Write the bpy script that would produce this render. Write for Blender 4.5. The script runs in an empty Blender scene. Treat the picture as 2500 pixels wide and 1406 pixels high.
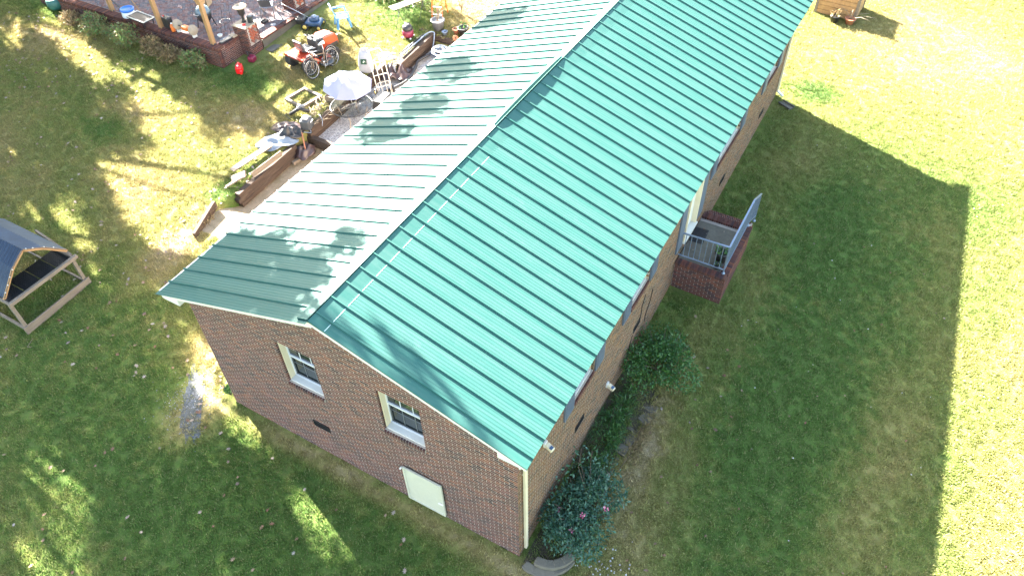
import bpy, bmesh, math, random
import numpy as np
from mathutils import Vector, Matrix
random.seed(7); rng = np.random.default_rng(7)
S = bpy.context.scene
C = S.collection
PI = math.pi
# ---------------------------------------------------------------- camera
CAMP = Vector((3.5638, -6.0729, 15.7117))
cr = Vector((0.871963, 0.48921, -0.018789)); cu = Vector((-0.3433, 0.638355, 0.688947)); cf = Vector((-0.349034, 0.594286, -0.724569))
cam = bpy.data.objects.new('camera', bpy.data.cameras.new('camera')); C.objects.link(cam); S.camera = cam
cam.matrix_world = Matrix(((cr.x, cu.x, -cf.x, CAMP.x), (cr.y, cu.y, -cf.y, CAMP.y), (cr.z, cu.z, -cf.z, CAMP.z), (0, 0, 0, 1)))
cam.data.sensor_width = 36; cam.data.lens = 26.767; cam.data.clip_end = 1500; cam.data.clip_start = .1
# ---------------------------------------------------------------- light
SUN = Vector((-0.824, 0.285, 0.4895)).normalized()
SUN_E = math.asin(SUN.z)
W = bpy.data.worlds.new('World'); S.world = W; W.use_nodes = True
nt = W.node_tree; bg = nt.nodes['Background']; sky = nt.nodes.new('ShaderNodeTexSky')
sky.sky_type = 'NISHITA'; sky.sun_disc = False; sky.sun_elevation = SUN_E
sky.sun_rotation = math.atan2(SUN.x, SUN.y)
sky.dust_density = 1.5; sky.ozone_density = .6
tn = nt.nodes.new('ShaderNodeMixRGB'); tn.blend_type = 'MULTIPLY'; tn.inputs[0].default_value = 1; tn.inputs[2].default_value = (1, .95, .84, 1)
nt.links.new(sky.outputs[0], tn.inputs[1]); nt.links.new(tn.outputs[0], bg.inputs[0]); bg.inputs[1].default_value = 0.057
sl = bpy.data.lights.new('sun', 'SUN'); sl.energy = 5.0; sl.angle = math.radians(.5); sl.color = (1, .93, .82)
so = bpy.data.objects.new('sun', sl); C.objects.link(so); so.rotation_euler = SUN.to_track_quat('Z', 'Y').to_euler(); so.location = (-30, 10, 30)
S.view_settings.view_transform = 'Standard'; S.view_settings.look = 'None'
S.view_settings.gamma = 1; S.view_settings.use_curve_mapping = False
S.view_settings.exposure = 4.5
S.render.engine = 'CYCLES'; S.cycles.max_bounces = 6; S.cycles.diffuse_bounces = 3; S.cycles.glossy_bounces = 3; S.cycles.transmission_bounces = 4

# ---------------------------------------------------------------- materials
def new_mat(name):
    m = bpy.data.materials.new(name); m.use_nodes = True
    return m, m.node_tree, m.node_tree.nodes['Principled BSDF']
def N(nt, t, **kw):
    n = nt.nodes.new(t)
    for k, v in kw.items(): setattr(n, k, v)
    return n
def mathn(nt, op, a, b=None, clamp=False):
    n = N(nt, 'ShaderNodeMath', operation=op); n.use_clamp = clamp
    for i, v in enumerate((a, b)):
        if v is None: continue
        if isinstance(v, (int, float)): n.inputs[i].default_value = v
        else: nt.links.new(v, n.inputs[i])
    return n.outputs[0]
def mixc(nt, f, a, b, mode='MIX'):
    n = N(nt, 'ShaderNodeMixRGB', blend_type=mode)
    for i, v in enumerate((f, a, b)):
        if isinstance(v, (int, float)): n.inputs[i].default_value = v
        elif isinstance(v, tuple): n.inputs[i].default_value = (*v[:3], 1)
        else: nt.links.new(v, n.inputs[i])
    return n.outputs[0]
def noise(nt, vec, scale, detail=4, rough=.55):
    n = N(nt, 'ShaderNodeTexNoise'); n.inputs['Scale'].default_value = scale; n.inputs['Detail'].default_value = detail
    n.inputs['Roughness'].default_value = rough
    if vec is not None: nt.links.new(vec, n.inputs['Vector'])
    return n.outputs['Fac']
def remap(nt, v, a, b, c=0., d=1.):
    n = N(nt, 'ShaderNodeMapRange'); nt.links.new(v, n.inputs[0])
    for i, x in enumerate((a, b, c, d)): n.inputs[i+1].default_value = x
    return n.outputs[0]
def mat(name, col, rough=.6, metal=0., var=.25, scale=6., bump=0., bscale=None, attr=False, stretch=None, spec=.5, dirt=None, objvar=0., coat=0.):
    m, nt, b = new_mat(name)
    tc = N(nt, 'ShaderNodeTexCoord'); vec = tc.outputs['Object']
    if stretch:
        mp = N(nt, 'ShaderNodeMapping'); mp.inputs['Scale'].default_value = stretch; nt.links.new(vec, mp.inputs[0]); vec = mp.outputs[0]
    if attr:
        a = N(nt, 'ShaderNodeAttribute', attribute_name='tint'); base = a.outputs['Color']
    else: base = tuple(col)
    n1 = noise(nt, vec, scale); n2 = noise(nt, vec, scale*7)
    f = mathn(nt, 'ADD', mathn(nt, 'MULTIPLY', n1, .6), mathn(nt, 'MULTIPLY', n2, .4))
    f = remap(nt, f, .3, .7, 1-var, 1+var)
    if objvar:
        oi = N(nt, 'ShaderNodeObjectInfo'); f = mathn(nt, 'MULTIPLY', f, remap(nt, oi.outputs['Random'], 0, 1, 1-objvar, 1+objvar))
    mul = N(nt, 'ShaderNodeVectorMath', operation='SCALE')
    if isinstance(base, tuple): mul.inputs[0].default_value = base
    else: nt.links.new(base, mul.inputs[0])
    nt.links.new(f, mul.inputs['Scale']); out = mul.outputs[0]
    if dirt:
        out = mixc(nt, remap(nt, noise(nt, vec, scale*.7, 6), .5, .75, 0, dirt[3]), out, dirt[:3])
    nt.links.new(out, b.inputs['Base Color'])
    b.inputs['Roughness'].default_value = rough; b.inputs['Metallic'].default_value = metal
    b.inputs['Specular IOR Level'].default_value = spec; b.inputs['Coat Weight'].default_value = coat
    if bump:
        bp = N(nt, 'ShaderNodeBump'); bp.inputs['Strength'].default_value = 1.; bp.inputs['Distance'].default_value = bump
        nt.links.new(noise(nt, vec, bscale or scale*5, 5), bp.inputs['Height']); nt.links.new(bp.outputs[0], b.inputs['Normal'])
    return m
M = {}
M['brick'] = mat('brick', (.2, .1, .08), .9, attr=True, var=.35, scale=14, bump=.003, bscale=60, spec=.2)
M['mortar'] = mat('mortar', (.35, .30, .265), .95, var=.2, scale=5, bump=.003, bscale=50, spec=.1)
M['cream'] = mat('cream_paint', (.62, .53, .38), .45, var=.05, scale=3, dirt=(.3, .24, .15, .25))
M['white'] = mat('white_paint', (.60, .58, .54), .45, var=.05, scale=3, dirt=(.4, .37, .3, .25))
M['vinyl'] = mat('white_vinyl', (.64, .64, .66), .3, var=.03)
M['hatch'] = mat('painted_hatch_board', (.47, .455, .36), .6, var=.08, scale=3, dirt=(.42, .40, .30, .5))
M['shutter'] = mat('slate_shutter_paint', (.09, .11, .15), .5, var=.1)
M['black'] = mat('black_plastic', (.018, .018, .02), .45, var=.3)
M['rubber'] = mat('rubber', (.02, .02, .022), .75, var=.3, scale=10)
M['dark'] = mat('dark_interior', (.01, .01, .012), .9)
M['galv'] = mat('galvanised_paint', (.19, .235, .31), .35, metal=.35, var=.12, scale=12)
M['steel'] = mat('steel', (.55, .55, .56), .3, metal=.9, var=.1)
M['concrete'] = mat('concrete', (.10, .09, .072), .9, var=.3, scale=2.2, bump=.004, bscale=30, dirt=(.09, .08, .07, .8))
M['paleconc'] = mat('pale_concrete_block', (.12, .105, .08), .9, var=.3, scale=5, bump=.008, bscale=25, dirt=(.13, .11, .08, .6))
M['oldwood'] = mat('weathered_timber', (.038, .023, .015), .9, var=.5, scale=3, bump=.006, bscale=20, stretch=(6, 1, 6), dirt=(.10, .075, .055, .5), objvar=.25)
M['greywood'] = mat('grey_weathered_wood', (.155, .125, .095), .85, var=.3, scale=3, bump=.004, bscale=20, stretch=(5, 1, 5), dirt=(.14, .10, .08, .7), objvar=.1)
M['pine'] = mat('treated_pine', (.30, .17, .075), .7, var=.2, scale=4, bump=.003, bscale=15, stretch=(4, 4, 1), dirt=(.30, .2, .1, .4))
M['blackmetal'] = mat('blue_black_sheet_metal', (.022, .034, .058), .4, metal=.3, var=.35, scale=2, dirt=(.08, .085, .09, .5))
M['red'] = mat('red_plastic', (.62, .012, .015), .3, var=.08)
M['maroon'] = mat('maroon_plastic', (.16, .012, .04), .4, var=.1)
M['redpaint'] = mat('red_orange_enamel', (.42, .045, .02), .25, var=.06, coat=.5)
M['grey'] = mat('grey_plastic', (.045, .05, .055), .45, var=.15)
M['midgrey'] = mat('mid_grey_plastic', (.13, .135, .145), .5, var=.12)
M['blue'] = mat('pale_blue_plastic', (.12, .30, .55), .4, var=.05)
M['bucketblue'] = mat('blue_lid_plastic', (.03, .16, .55), .35, var=.05)
M['whiteplastic'] = mat('white_plastic', (.75, .77, .78), .35, var=.05)
M['yellow'] = mat('yellow_hub_plastic', (.65, .50, .12), .4, var=.1)
M['orange'] = mat('orange_plastic', (.65, .16, .03), .4, var=.15)
M['terracotta'] = mat('terracotta', (.32, .13, .07), .85, var=.2)
M['lavender'] = mat('lavender_canopy_fabric', (.24, .25, .37), .8, var=.06, scale=4)
M['silver'] = mat('silver_tarp', (.16, .19, .23), .4, metal=.2, var=.15, scale=4, bump=.012, bscale=9)
M['brown'] = mat('brown_tarp', (.05, .030, .028), .3, var=.3, scale=3, bump=.01, bscale=6)
M['bag'] = mat('white_woven_bag', (.30, .30, .33), .5, var=.08, scale=6, bump=.01, bscale=12)
M['card'] = mat('cardboard', (.45, .30, .17), .8, var=.1)
M['tan'] = mat('tan_cast_stone', (.32, .26, .19), .8, var=.2)
M['kamado'] = mat('blue_grey_ceramic', (.13, .18, .22), .25, var=.15, scale=20)
M['bark'] = mat('bark', (.10, .07, .05), .95, var=.4, scale=5, bump=.02, bscale=15)
M['stick'] = mat('dry_stems', (.20, .16, .11), .9, var=.3)
M['soil'] = mat('potting_soil', (.045, .03, .02), .95, var=.4, scale=20, bump=.01)
M['pale_edge'] = mat('pale_edge_line', (.34, .46, .45), .5, var=.1, scale=9)
M['navy'] = mat('navy_plastic', (.03, .07, .14), .3, var=.15)
def leafmat(name, cols, rough=.5, tr=.25):
    m, nt, b = new_mat(name)
    g = N(nt, 'ShaderNodeNewGeometry')
    r = N(nt, 'ShaderNodeValToRGB'); cr_ = r.color_ramp
    cr_.elements[0].color = (*cols[0], 1); cr_.elements[1].color = (*cols[-1], 1)
    for i, c in enumerate(cols[1:-1]): e = cr_.elements.new((i+1)/(len(cols)-1)); e.color = (*c, 1)
    nt.links.new(g.outputs['Random Per Island'], r.inputs[0])
    nt.links.new(r.outputs[0], b.inputs['Base Color']); b.inputs['Roughness'].default_value = rough
    t = N(nt, 'ShaderNodeBsdfTranslucent'); nt.links.new(r.outputs[0], t.inputs[0])
    mx = N(nt, 'ShaderNodeMixShader'); mx.inputs[0].default_value = tr
    out = nt.nodes['Material Output']; nt.links.new(b.outputs[0], mx.inputs[1]); nt.links.new(t.outputs[0], mx.inputs[2]); nt.links.new(mx.outputs[0], out.inputs[0])
    return m
M['leaf_blue'] = leafmat('crape_leaf', [(.025, .08, .048), (.045, .12, .078), (.08, .17, .12), (.05, .12, .045)], .35)
M['leaf_green'] = leafmat('shrub_leaf', [(.02, .075, .02), (.04, .12, .025), (.075, .18, .035), (.04, .10, .04)], .4)
M['leaf_weed'] = leafmat('weed_leaf', [(.06, .16, .04), (.12, .22, .06), (.22, .20, .08), (.16, .10, .05), (.07, .16, .07)], .6)
M['leaf_dry'] = leafmat('dry_stalks', [(.22, .15, .07), (.30, .22, .11), (.14, .09, .05), (.10, .11, .04)], .8)
M['leaf_oak'] = leafmat('oak_foliage', [(.03, .06, .015), (.06, .08, .02), (.10, .09, .03)], .6)
M['litter'] = leafmat('fallen_leaf', [(.20, .10, .05), (.13, .06, .035), (.25, .17, .11), (.32, .27, .23), (.11, .055, .035)], .7, .1)
M['petal_pink'] = leafmat('pink_petals', [(.65, .05, .25), (.75, .25, .40), (.75, .45, .5)], .6)
M['petal_white'] = leafmat('pale_petals', [(.45, .40, .40), (.5, .48, .49), (.4, .33, .34)], .6)
M['gravelstone'] = leafmat('gravel_stone', [(.16, .17, .19), (.28, .28, .30), (.40, .39, .38), (.10, .10, .11)], .8, 0)
# roof metal
def roofmat():
    m, nt, b = new_mat('green_roof_metal')
    tc = N(nt, 'ShaderNodeTexCoord'); mp = N(nt, 'ShaderNodeMapping'); mp.inputs['Scale'].default_value = (.35, 5, 1)
    oi = N(nt, 'ShaderNodeObjectInfo'); ad = N(nt, 'ShaderNodeVectorMath', operation='ADD'); nt.links.new(tc.outputs['Object'], ad.inputs[0])
    cb = N(nt, 'ShaderNodeCombineXYZ'); 
    for i in (0, 2): nt.links.new(mathn(nt, 'MULTIPLY', oi.outputs['Random'], 60), cb.inputs[i])
    nt.links.new(cb.outputs[0], ad.inputs[1]); nt.links.new(ad.outputs[0], mp.inputs[0])
    streak = noise(nt, mp.outputs[0], 2.2, 5, .6); blot = noise(nt, ad.outputs[0], 3.2, 4, .6); fine = noise(nt, ad.outputs[0], 34, 3)
    dust = mathn(nt, 'ADD', remap(nt, streak, .35, .75, .04, .26), remap(nt, blot, .60, .72, 0, .10), True)
    col = mixc(nt, dust, (.025, .092, .079), (.095, .150, .140))
    col = mixc(nt, remap(nt, fine, .35, .7, 0, .10), col, (.010, .075, .062))
    nt.links.new(col, b.inputs['Base Color'])
    rr = mathn(nt, 'ADD', remap(nt, streak, .3, .7, .40, .52), mathn(nt, 'MULTIPLY', dust, .3)); nt.links.new(rr, b.inputs['Roughness'])
    b.inputs['Specular IOR Level'].default_value = .12
    return m
M['roof'] = roofmat()
# glass
def glassmat():
    m, nt, b = new_mat('window_glass')
    b.inputs['Base Color'].default_value = (.02, .025, .028, 1); b.inputs['Roughness'].default_value = .04
    b.inputs['Specular IOR Level'].default_value = .6
    bp = N(nt, 'ShaderNodeBump'); bp.inputs['Distance'].default_value = .004; tc = N(nt, 'ShaderNodeTexCoord')
    nt.links.new(noise(nt, tc.outputs['Object'], 2.5, 1), bp.inputs['Height']); nt.links.new(bp.outputs[0], b.inputs['Normal'])
    return m
M['glass'] = glassmat()
_m, _nt, _b = new_mat('clear_table_glass'); _b.inputs['Base Color'].default_value = (.03, .035, .03, 1); _b.inputs['Roughness'].default_value = .1
_t = N(_nt, 'ShaderNodeBsdfTransparent'); _x = N(_nt, 'ShaderNodeMixShader'); _x.inputs[0].default_value = .7
_nt.links.new(_b.outputs[0], _x.inputs[1]); _nt.links.new(_t.outputs[0], _x.inputs[2]); _nt.links.new(_x.outputs[0], _nt.nodes['Material Output'].inputs[0]); M['clear'] = _m
M['screen'] = mat('insect_screen', (.03, .032, .036), .6, var=.1)
# ground colours: world-space, shared by soil sheet and blades
BL = [  # x, y, rx, ry, kind ('dry', also one painted-sun strip, or 'lush'), amount
    (6.1, 6.0, .9, 1.9, 'dry', .30), (6.1, 3.6, 1.2, 1.6, 'dry', .2), (6.4, 12., .5, 3., 'dry', .12), (6.8, 8.8, .45, 4, 'dry', .10),
    (1.9, 1.6, 1.0, 2.6, 'dry', .5), (1.3, 3.6, .45, 1.8, 'dry', .5), (2.2, -.6, 2.0, 1.0, 'dry', .3), (1.3, 6.2, .5, 2., 'dry', .4), (2.3, 10., .7, 2.4, 'dry', .25), (1.6, 16, 1., 2, 'dry', .35),
    (-17, 5.0, 1.6, 1.2, 'dry', .3), (-15.6, 3.6, 1.2, 1.5, 'dry', .25), (-19., 7.2, 1.5, .8, 'dry', .3), (-22.5, 3, 3, 1.4, 'dry', .35), (-13.2, 3.2, .8, 1.6, 'dry', .55),
    (-15.7, 8.8, 2.3, 1.3, 'dry', .35), (-9.6, 1.0, .9, 1.0, 'dry', .7), (-8.7, -.9, .7, .9, 'dry', .75), (-5.5, -.25, 2.2, .28, 'dry', .6), (-1.3, -.3, 2.6, .3, 'dry', .6),
    (-26, 9, 3, 1.5, 'dry', .4), (-13.8, 14, 1.6, 1.4, 'dry', .4), (-11.6, 19, 2, 2.5, 'dry', .7), (-16, 12.5, 1.2, 1.2, 'dry', .4), (10.6, 9, 2.6, 14, 'dry', .55), (4.5, 24, 6, 5, 'dry', .6),  # long strip on the far right pales the grass to paint in sunlight
    (4.0, 6., 1.3, 3.6, 'lush', .8), (3.8, 12., 1.6, 2.4, 'lush', .5), (-5, -2.6, 4, 1.6, 'lush', .8), (-11.5, -2, 2.2, 2, 'lush', .5), (-17.3, 10.3, 1.7, .9, 'lush', .8),
    (-28, 11, 2.5, 1.5, 'lush', .8), (-19.4, 6.1, .9, .7, 'lush', .6), (-14, 16.2, 1.2, 1, 'lush', .3), (-14.9, 17.5, 1.6, 1.4, 'lush', .8), (-13.6, 5.6, .5, .5, 'lush', .8), (1.2, 19.3, .8, .6, 'lush', .9), (-13.9, .3, 1.6, 1.3, 'lush', .4)]
def grasscolor(nt):
    g = N(nt, 'ShaderNodeNewGeometry'); p = g.outputs['Position']
    a = noise(nt, p, .55, 4, .6); b_ = noise(nt, p, 3.2, 4, .6); c = noise(nt, p, 16, 4, .7)
    v = mathn(nt, 'ADD', mathn(nt, 'MULTIPLY', a, .75), mathn(nt, 'ADD', mathn(nt, 'MULTIPLY', b_, .65), mathn(nt, 'MULTIPLY', c, .6)))
    dry = remap(nt, v, .75, 1.25, .03, .52)
    sx = N(nt, 'ShaderNodeSeparateXYZ'); nt.links.new(p, sx.inputs[0]); X, Y = sx.outputs[0], sx.outputs[1]
    dry = mathn(nt, 'ADD', dry, remap(nt, X, -9, -14, -.04, .17))
    wob = mathn(nt, 'MULTIPLY', mathn(nt, 'SUBTRACT', b_, .5), 1.8)
    for x, y, rx, ry, k, am in BL:
        dx = mathn(nt, 'MULTIPLY', mathn(nt, 'SUBTRACT', X, x), 1/rx); dy = mathn(nt, 'MULTIPLY', mathn(nt, 'SUBTRACT', Y, y), 1/ry)
        d = mathn(nt, 'ADD', mathn(nt, 'SQRT', mathn(nt, 'ADD', mathn(nt, 'MULTIPLY', dx, dx), mathn(nt, 'MULTIPLY', dy, dy))), wob)
        dry = mathn(nt, 'ADD', dry, remap(nt, d, .3, 1.5, am*(.8 if k == 'dry' else -.6), 0))
    r = N(nt, 'ShaderNodeValToRGB'); e = r.color_ramp.elements
    e[0].color = (.088, .158, .034, 1); e[1].color = (.42, .33, .20, 1); e[1].position = 1
    for pos, cc in ((.22, (.135, .190, .044)), (.45, (.215, .225, .066)), (.7, (.31, .26, .10))): n = e.new(pos); n.color = (*cc, 1)
    nt.links.new(dry, r.inputs[0])
    return r.outputs[0], p, c
def soilmat():
    m, nt, b = new_mat('lawn_thatch'); col, p, c = grasscolor(nt)
    f = noise(nt, p, 55, 4, .7); f2 = noise(nt, p, 9, 3)
    col = mixc(nt, 1., col, remap(nt, f, .3, .7, .45, 1.2), 'MULTIPLY'); col = mixc(nt, remap(nt, f2, .35, .7, 0, .35), col, (.10, .075, .045))
    nt.links.new(col, b.inputs['Base Color']); b.inputs['Roughness'].default_value = 1; b.inputs['Specular IOR Level'].default_value = .1
    bp = N(nt, 'ShaderNodeBump'); bp.inputs['Distance'].default_value = .03; nt.links.new(f, bp.inputs['Height']); nt.links.new(bp.outputs[0], b.inputs['Normal'])
    return m
M['soilgrass'] = soilmat()
def blademat():
    m, nt, b = new_mat('grass_blade'); col, p, c = grasscolor(nt)
    g = N(nt, 'ShaderNodeNewGeometry'); oi = N(nt, 'ShaderNodeObjectInfo')
    rnd = mathn(nt, 'FRACT', mathn(nt, 'ADD', g.outputs['Random Per Island'], oi.outputs['Random']))
    col = mixc(nt, 1., col, remap(nt, rnd, 0, 1, .55, 1.5), 'MULTIPLY')
    col = mixc(nt, remap(nt, rnd, .86, .9, 0, .6), col, (.33, .26, .14))
    nt.links.new(col, b.inputs['Base Color']); b.inputs['Roughness'].default_value = .55; b.inputs['Specular IOR Level'].default_value = .25
    t = N(nt, 'ShaderNodeBsdfTranslucent'); nt.links.new(col, t.inputs[0]); mx = N(nt, 'ShaderNodeMixShader'); mx.inputs[0].default_value = .3
    out = nt.nodes['Material Output']; nt.links.new(b.outputs[0], mx.inputs[1]); nt.links.new(t.outputs[0], mx.inputs[2]); nt.links.new(mx.outputs[0], out.inputs[0])
    return m
M['blade'] = blademat()
def gravelmat(name, a, bcol, d):
    m, nt, b = new_mat(name); tc = N(nt, 'ShaderNodeNewGeometry'); p = tc.outputs['Position']
    v = N(nt, 'ShaderNodeTexVoronoi'); v.inputs['Scale'].default_value = 32; nt.links.new(p, v.inputs['Vector'])
    s = N(nt, 'ShaderNodeSeparateXYZ'); nt.links.new(v.outputs['Color'], s.inputs[0])
    col = mixc(nt, s.outputs[0], a, bcol); col = mixc(nt, remap(nt, noise(nt, p, 1.6, 5, .65), .45, .65, 0, .8), col, d)
    nt.links.new(col, b.inputs['Base Color']); b.inputs['Roughness'].default_value = .95
    bp = N(nt, 'ShaderNodeBump'); bp.inputs['Distance'].default_value = .02; bp.invert = True; nt.links.new(v.outputs['Distance'], bp.inputs['Height']); nt.links.new(bp.outputs[0], b.inputs['Normal'])
    return m
M['gravel'] = gravelmat('pale_gravel', (.28, .29, .31), (.55, .55, .56), (.33, .27, .2))
M['dirt'] = gravelmat('bare_dirt', (.26, .21, .15), (.33, .27, .19), (.17, .14, .08))

# ---------------------------------------------------------------- mesh builder
class B:
    def __init__(s): s.v = []; s.f = []; s.c = []; s.sm = []
    def add(s, vs, fs, col=None, smooth=False):
        o = len(s.v); s.v += [tuple(v) for v in vs]
        for f in fs: s.f.append(tuple(i+o for i in f)); s.c.append(col); s.sm.append(smooth)
        return s
    def box(s, c, d, rz=0, col=None, M_=None):
        x, y, z = d[0]/2, d[1]/2, d[2]/2
        vs = [Vector((a*x, b*y, e*z)) for a in (-1, 1) for b in (-1, 1) for e in (-1, 1)]
        R_ = M_ if M_ is not None else Matrix.Rotation(rz, 3, 'Z')
        vs = [R_ @ v + Vector(c) for v in vs]
        return s.add(vs, [(0, 1, 3, 2), (4, 6, 7, 5), (0, 4, 5, 1), (2, 3, 7, 6), (0, 2, 6, 4), (1, 5, 7, 3)], col)
    def beam(s, p, q, w, h, col=None, up=(0, 0, 1)):
        p, q = Vector(p), Vector(q); d = (q-p); L = d.length; d = d/L; u = Vector(up)
        if abs(d.dot(u)) > .99: u = Vector((0, 1, 0))
        r = d.cross(u).normalized(); u2 = r.cross(d)
        R_ = Matrix(((d.x, r.x, u2.x), (d.y, r.y, u2.y), (d.z, r.z, u2.z)))
        return s.box((p+q)/2, (L, w, h), col=col, M_=R_)
    def tube(s, pts, r, n=8, closed=False, cap=True):
        pts = [Vector(p) for p in pts]; k = len(pts); rs = r if isinstance(r, (list, tuple)) else [r]*k
        vs = []; prev = None
        for i, p in enumerate(pts):
            a = pts[(i-1) % k] if (closed or i > 0) else p; b = pts[(i+1) % k] if (closed or i < k-1) else p
            t = (b-a).normalized()
            if prev is None:
                u = Vector((0, 0, 1)) if abs(t.z) < .9 else Vector((1, 0, 0)); u = t.cross(u).normalized()
            else: u = (prev - t*prev.dot(t)); u = u.normalized() if u.length > 1e-6 else prev
            prev = u; w = t.cross(u)
            for j in range(n): an = 2*PI*j/n; vs.append(p + (u*math.cos(an)+w*math.sin(an))*rs[i])
        fs = []
        for i in range(k if closed else k-1):
            for j in range(n): a = i*n+j; b = i*n+(j+1) % n; c2 = ((i+1) % k)*n+(j+1) % n; d = ((i+1) % k)*n+j; fs.append((a, b, c2, d))
        if not closed and cap: fs += [tuple(range(n))[::-1], tuple((k-1)*n+j for j in range(n))]
        return s.add(vs, fs, smooth=True)
    def lathe(s, prof, c=(0, 0, 0), n=16, smooth=True, M_=None):
        vs = []
        for r, z in prof:
            for j in range(n):
                a = 2*PI*j/n; v = Vector((r*math.cos(a), r*math.sin(a), z)); v = (M_ @ v) if M_ is not None else v; vs.append(v+Vector(c))
        fs = [(i*n+j, i*n+(j+1) % n, (i+1)*n+(j+1) % n, (i+1)*n+j) for i in range(len(prof)-1) for j in range(n)]
        fs += [tuple(range(n))[::-1], tuple((len(prof)-1)*n+j for j in range(n))]
        return s.add(vs, fs, smooth=smooth)
    def ext(s, poly, d):       # extrude a polygon along d
        n = len(poly); vs = [Vector(p) for p in poly]; vs += [p+Vector(d) for p in vs]
        return s.add(vs, [tuple(range(n))[::-1], tuple(range(n, 2*n))]+[(i, (i+1) % n, n+(i+1) % n, n+i) for i in range(n)])
    def ring(s, c, R_, r, n=28, m=6, axis='x', M_=None):
        pts = []
        for j in range(n):
            a = 2*PI*j/n; p = {'x': (0, R_*math.cos(a), R_*math.sin(a)), 'y': (R_*math.cos(a), 0, R_*math.sin(a)), 'z': (R_*math.cos(a), R_*math.sin(a), 0)}[axis]
            p = Vector(p); p = (M_ @ p) if M_ is not None else p; pts.append(p+Vector(c))
        return s.tube(pts, r, m, closed=True)
    def mesh(s, name, m):
        me = bpy.data.meshes.new(name); me.from_pydata(s.v, [], s.f); me.materials.append(m)
        if any(s.sm): me.polygons.foreach_set('use_smooth', s.sm)
        if any(c is not None for c in s.c):
            at = me.color_attributes.new('tint', 'FLOAT_COLOR', 'CORNER'); cols = []
            for f, c in zip(s.f, s.c): cols += [(*(c or (.2, .1, .08)), 1)]*len(f)
            at.data.foreach_set('color', [x for c in cols for x in c])
        me.update(); return me
    def build(s, name, m, parent=None, kind=None, label=None):
        o = bpy.data.objects.new(name, s.mesh(name, m)); C.objects.link(o)
        if parent is not None: o.parent = parent
        if kind: o['kind'] = kind
        if label: o['label'] = label
        return o
def inst(name, me, parent, loc, rz=0, rot=None):
    o = bpy.data.objects.new(name, me); C.objects.link(o); o.parent = parent; o.location = loc
    o.rotation_euler = rot if rot else (0, 0, rz); return o
def tag(o, label=None, cat=None, group=None, kind=None):
    for k, v in (('label', label), ('category', cat), ('group', group), ('kind', kind)):
        if v: o[k] = v
    return o
def thing(name, label, cat, loc=(0, 0, 0), rz=0, group=None):
    o = bpy.data.objects.new(name, None); C.objects.link(o); o.location = loc; o.rotation_euler = (0, 0, rz); o.empty_display_size = .2
    return tag(o, label, cat, group)
def copy_tree(o, parent=None):
    c = o.copy(); C.objects.link(c); c.parent = parent
    for ch in list(o.children): copy_tree(ch, c)
    return c
def bev(o, w=.01, seg=2):
    m = o.modifiers.new('bevel', 'BEVEL'); m.width = w; m.segments = seg; m.limit_method = 'ANGLE'; return o

# ---------------------------------------------------------------- terrain
def G(x, y): return .05*y-.03*x
XW = -13.30
def XF(y): return XW if y < 13.72 else -12.78
def ss(a, b, x): t = min(1, max(0, (x-a)/(b-a))); return t*t*(3-2*t)
def H(x, y):
    z = G(min(max(x, -40), 25), min(max(y, -15), 45))
    if XF(y) < x < -7.5 and y < 16.15:
        z -= .60*ss(4.7, 6.0, y) if y < 9.3 else .42
    if x > 0: z += .10*math.exp(-((x-.9)**2)/.3)*ss(-1, .5, y)*(1-ss(5.5, 7, y))*0
    return z
def axis(a, b, st, extra=()):
    return sorted(set([round(a+i*st, 3) for i in range(int((b-a)/st)+1)]+list(extra)))
xs = [-300, -120, -60, -45] + axis(-36, 16, .5, (XW-.02, XW+.02, -12.80, -12.76)) + [22, 40, 120, 300]
ys = [-300, -120, -50, -22, -15] + axis(-11, 34, .5, (9.28, 9.32, 13.70, 13.74, 16.12, 16.18, 4.75, 5.25, 5.75)) + [45, 70, 140, 400]
def region(x, y):
    if XF(y) < x < -7.6 and 9.3 < y < 16.15: return 'g'
    if XF(y) < x < -7.6 and 4.0 < y < 9.3: return 'd'
    return 'l'
def sheet(keep, name, m, lift=0):
    b = B(); idx = {}
    def vid(i, j):
        if (i, j) not in idx: idx[(i, j)] = len(b.v); b.v.append((xs[i], ys[j], H(xs[i], ys[j])+lift))
        return idx[(i, j)]
    for i in range(len(xs)-1):
        for j in range(len(ys)-1):
            x, y = (xs[i]+xs[i+1])/2, (ys[j]+ys[j+1])/2
            if keep(x, y): b.f.append((vid(i, j), vid(i+1, j), vid(i+1, j+1), vid(i, j+1))); b.c.append(None); b.sm.append(True)
    return b.build(name, m)
tag(sheet(lambda x, y: region(x, y) == 'l', 'lawn', M['soilgrass']), kind='structure')
tag(sheet(lambda x, y: region(x, y) == 'g', 'gravel_strip', M['gravel']), kind='structure')
tag(sheet(lambda x, y: region(x, y) == 'd', 'bare_ground', M['dirt']), kind='structure')
# gravel patch in the lawn by the gable corner, darkened to paint in shade
def patchsheet(name, pts, m):
    b = B(); c = [sum(p[k] for p in pts)/len(pts) for k in (0, 1)]; n = 40; vs = []
    for k in range(n):
        t = k/n*len(pts); i = int(t); f = t-i; p, q = pts[i], pts[(i+1) % len(pts)]
        x, y = p[0]*(1-f)+q[0]*f, p[1]*(1-f)+q[1]*f; jr = 1+rng.uniform(-.18, .18)
        x, y = c[0]+(x-c[0])*jr, c[1]+(y-c[1])*jr; vs.append((x, y, H(x, y)+.006))
    vs.append((*c, H(*c)+.008)); b.add(vs, [(i, (i+1) % n, n) for i in range(n)]); return tag(b.build(name, m), kind='structure')
patchsheet('gravel_patch', [(-9.75, .25), (-9.2, .15), (-8.65, -.5), (-8.15, -1.15), (-8.3, -1.5), (-8.9, -1.0), (-9.3, -.5)], gravelmat('shaded_gravel', (.07, .08, .085), (.13, .14, .155), (.10, .09, .06)))

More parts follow.
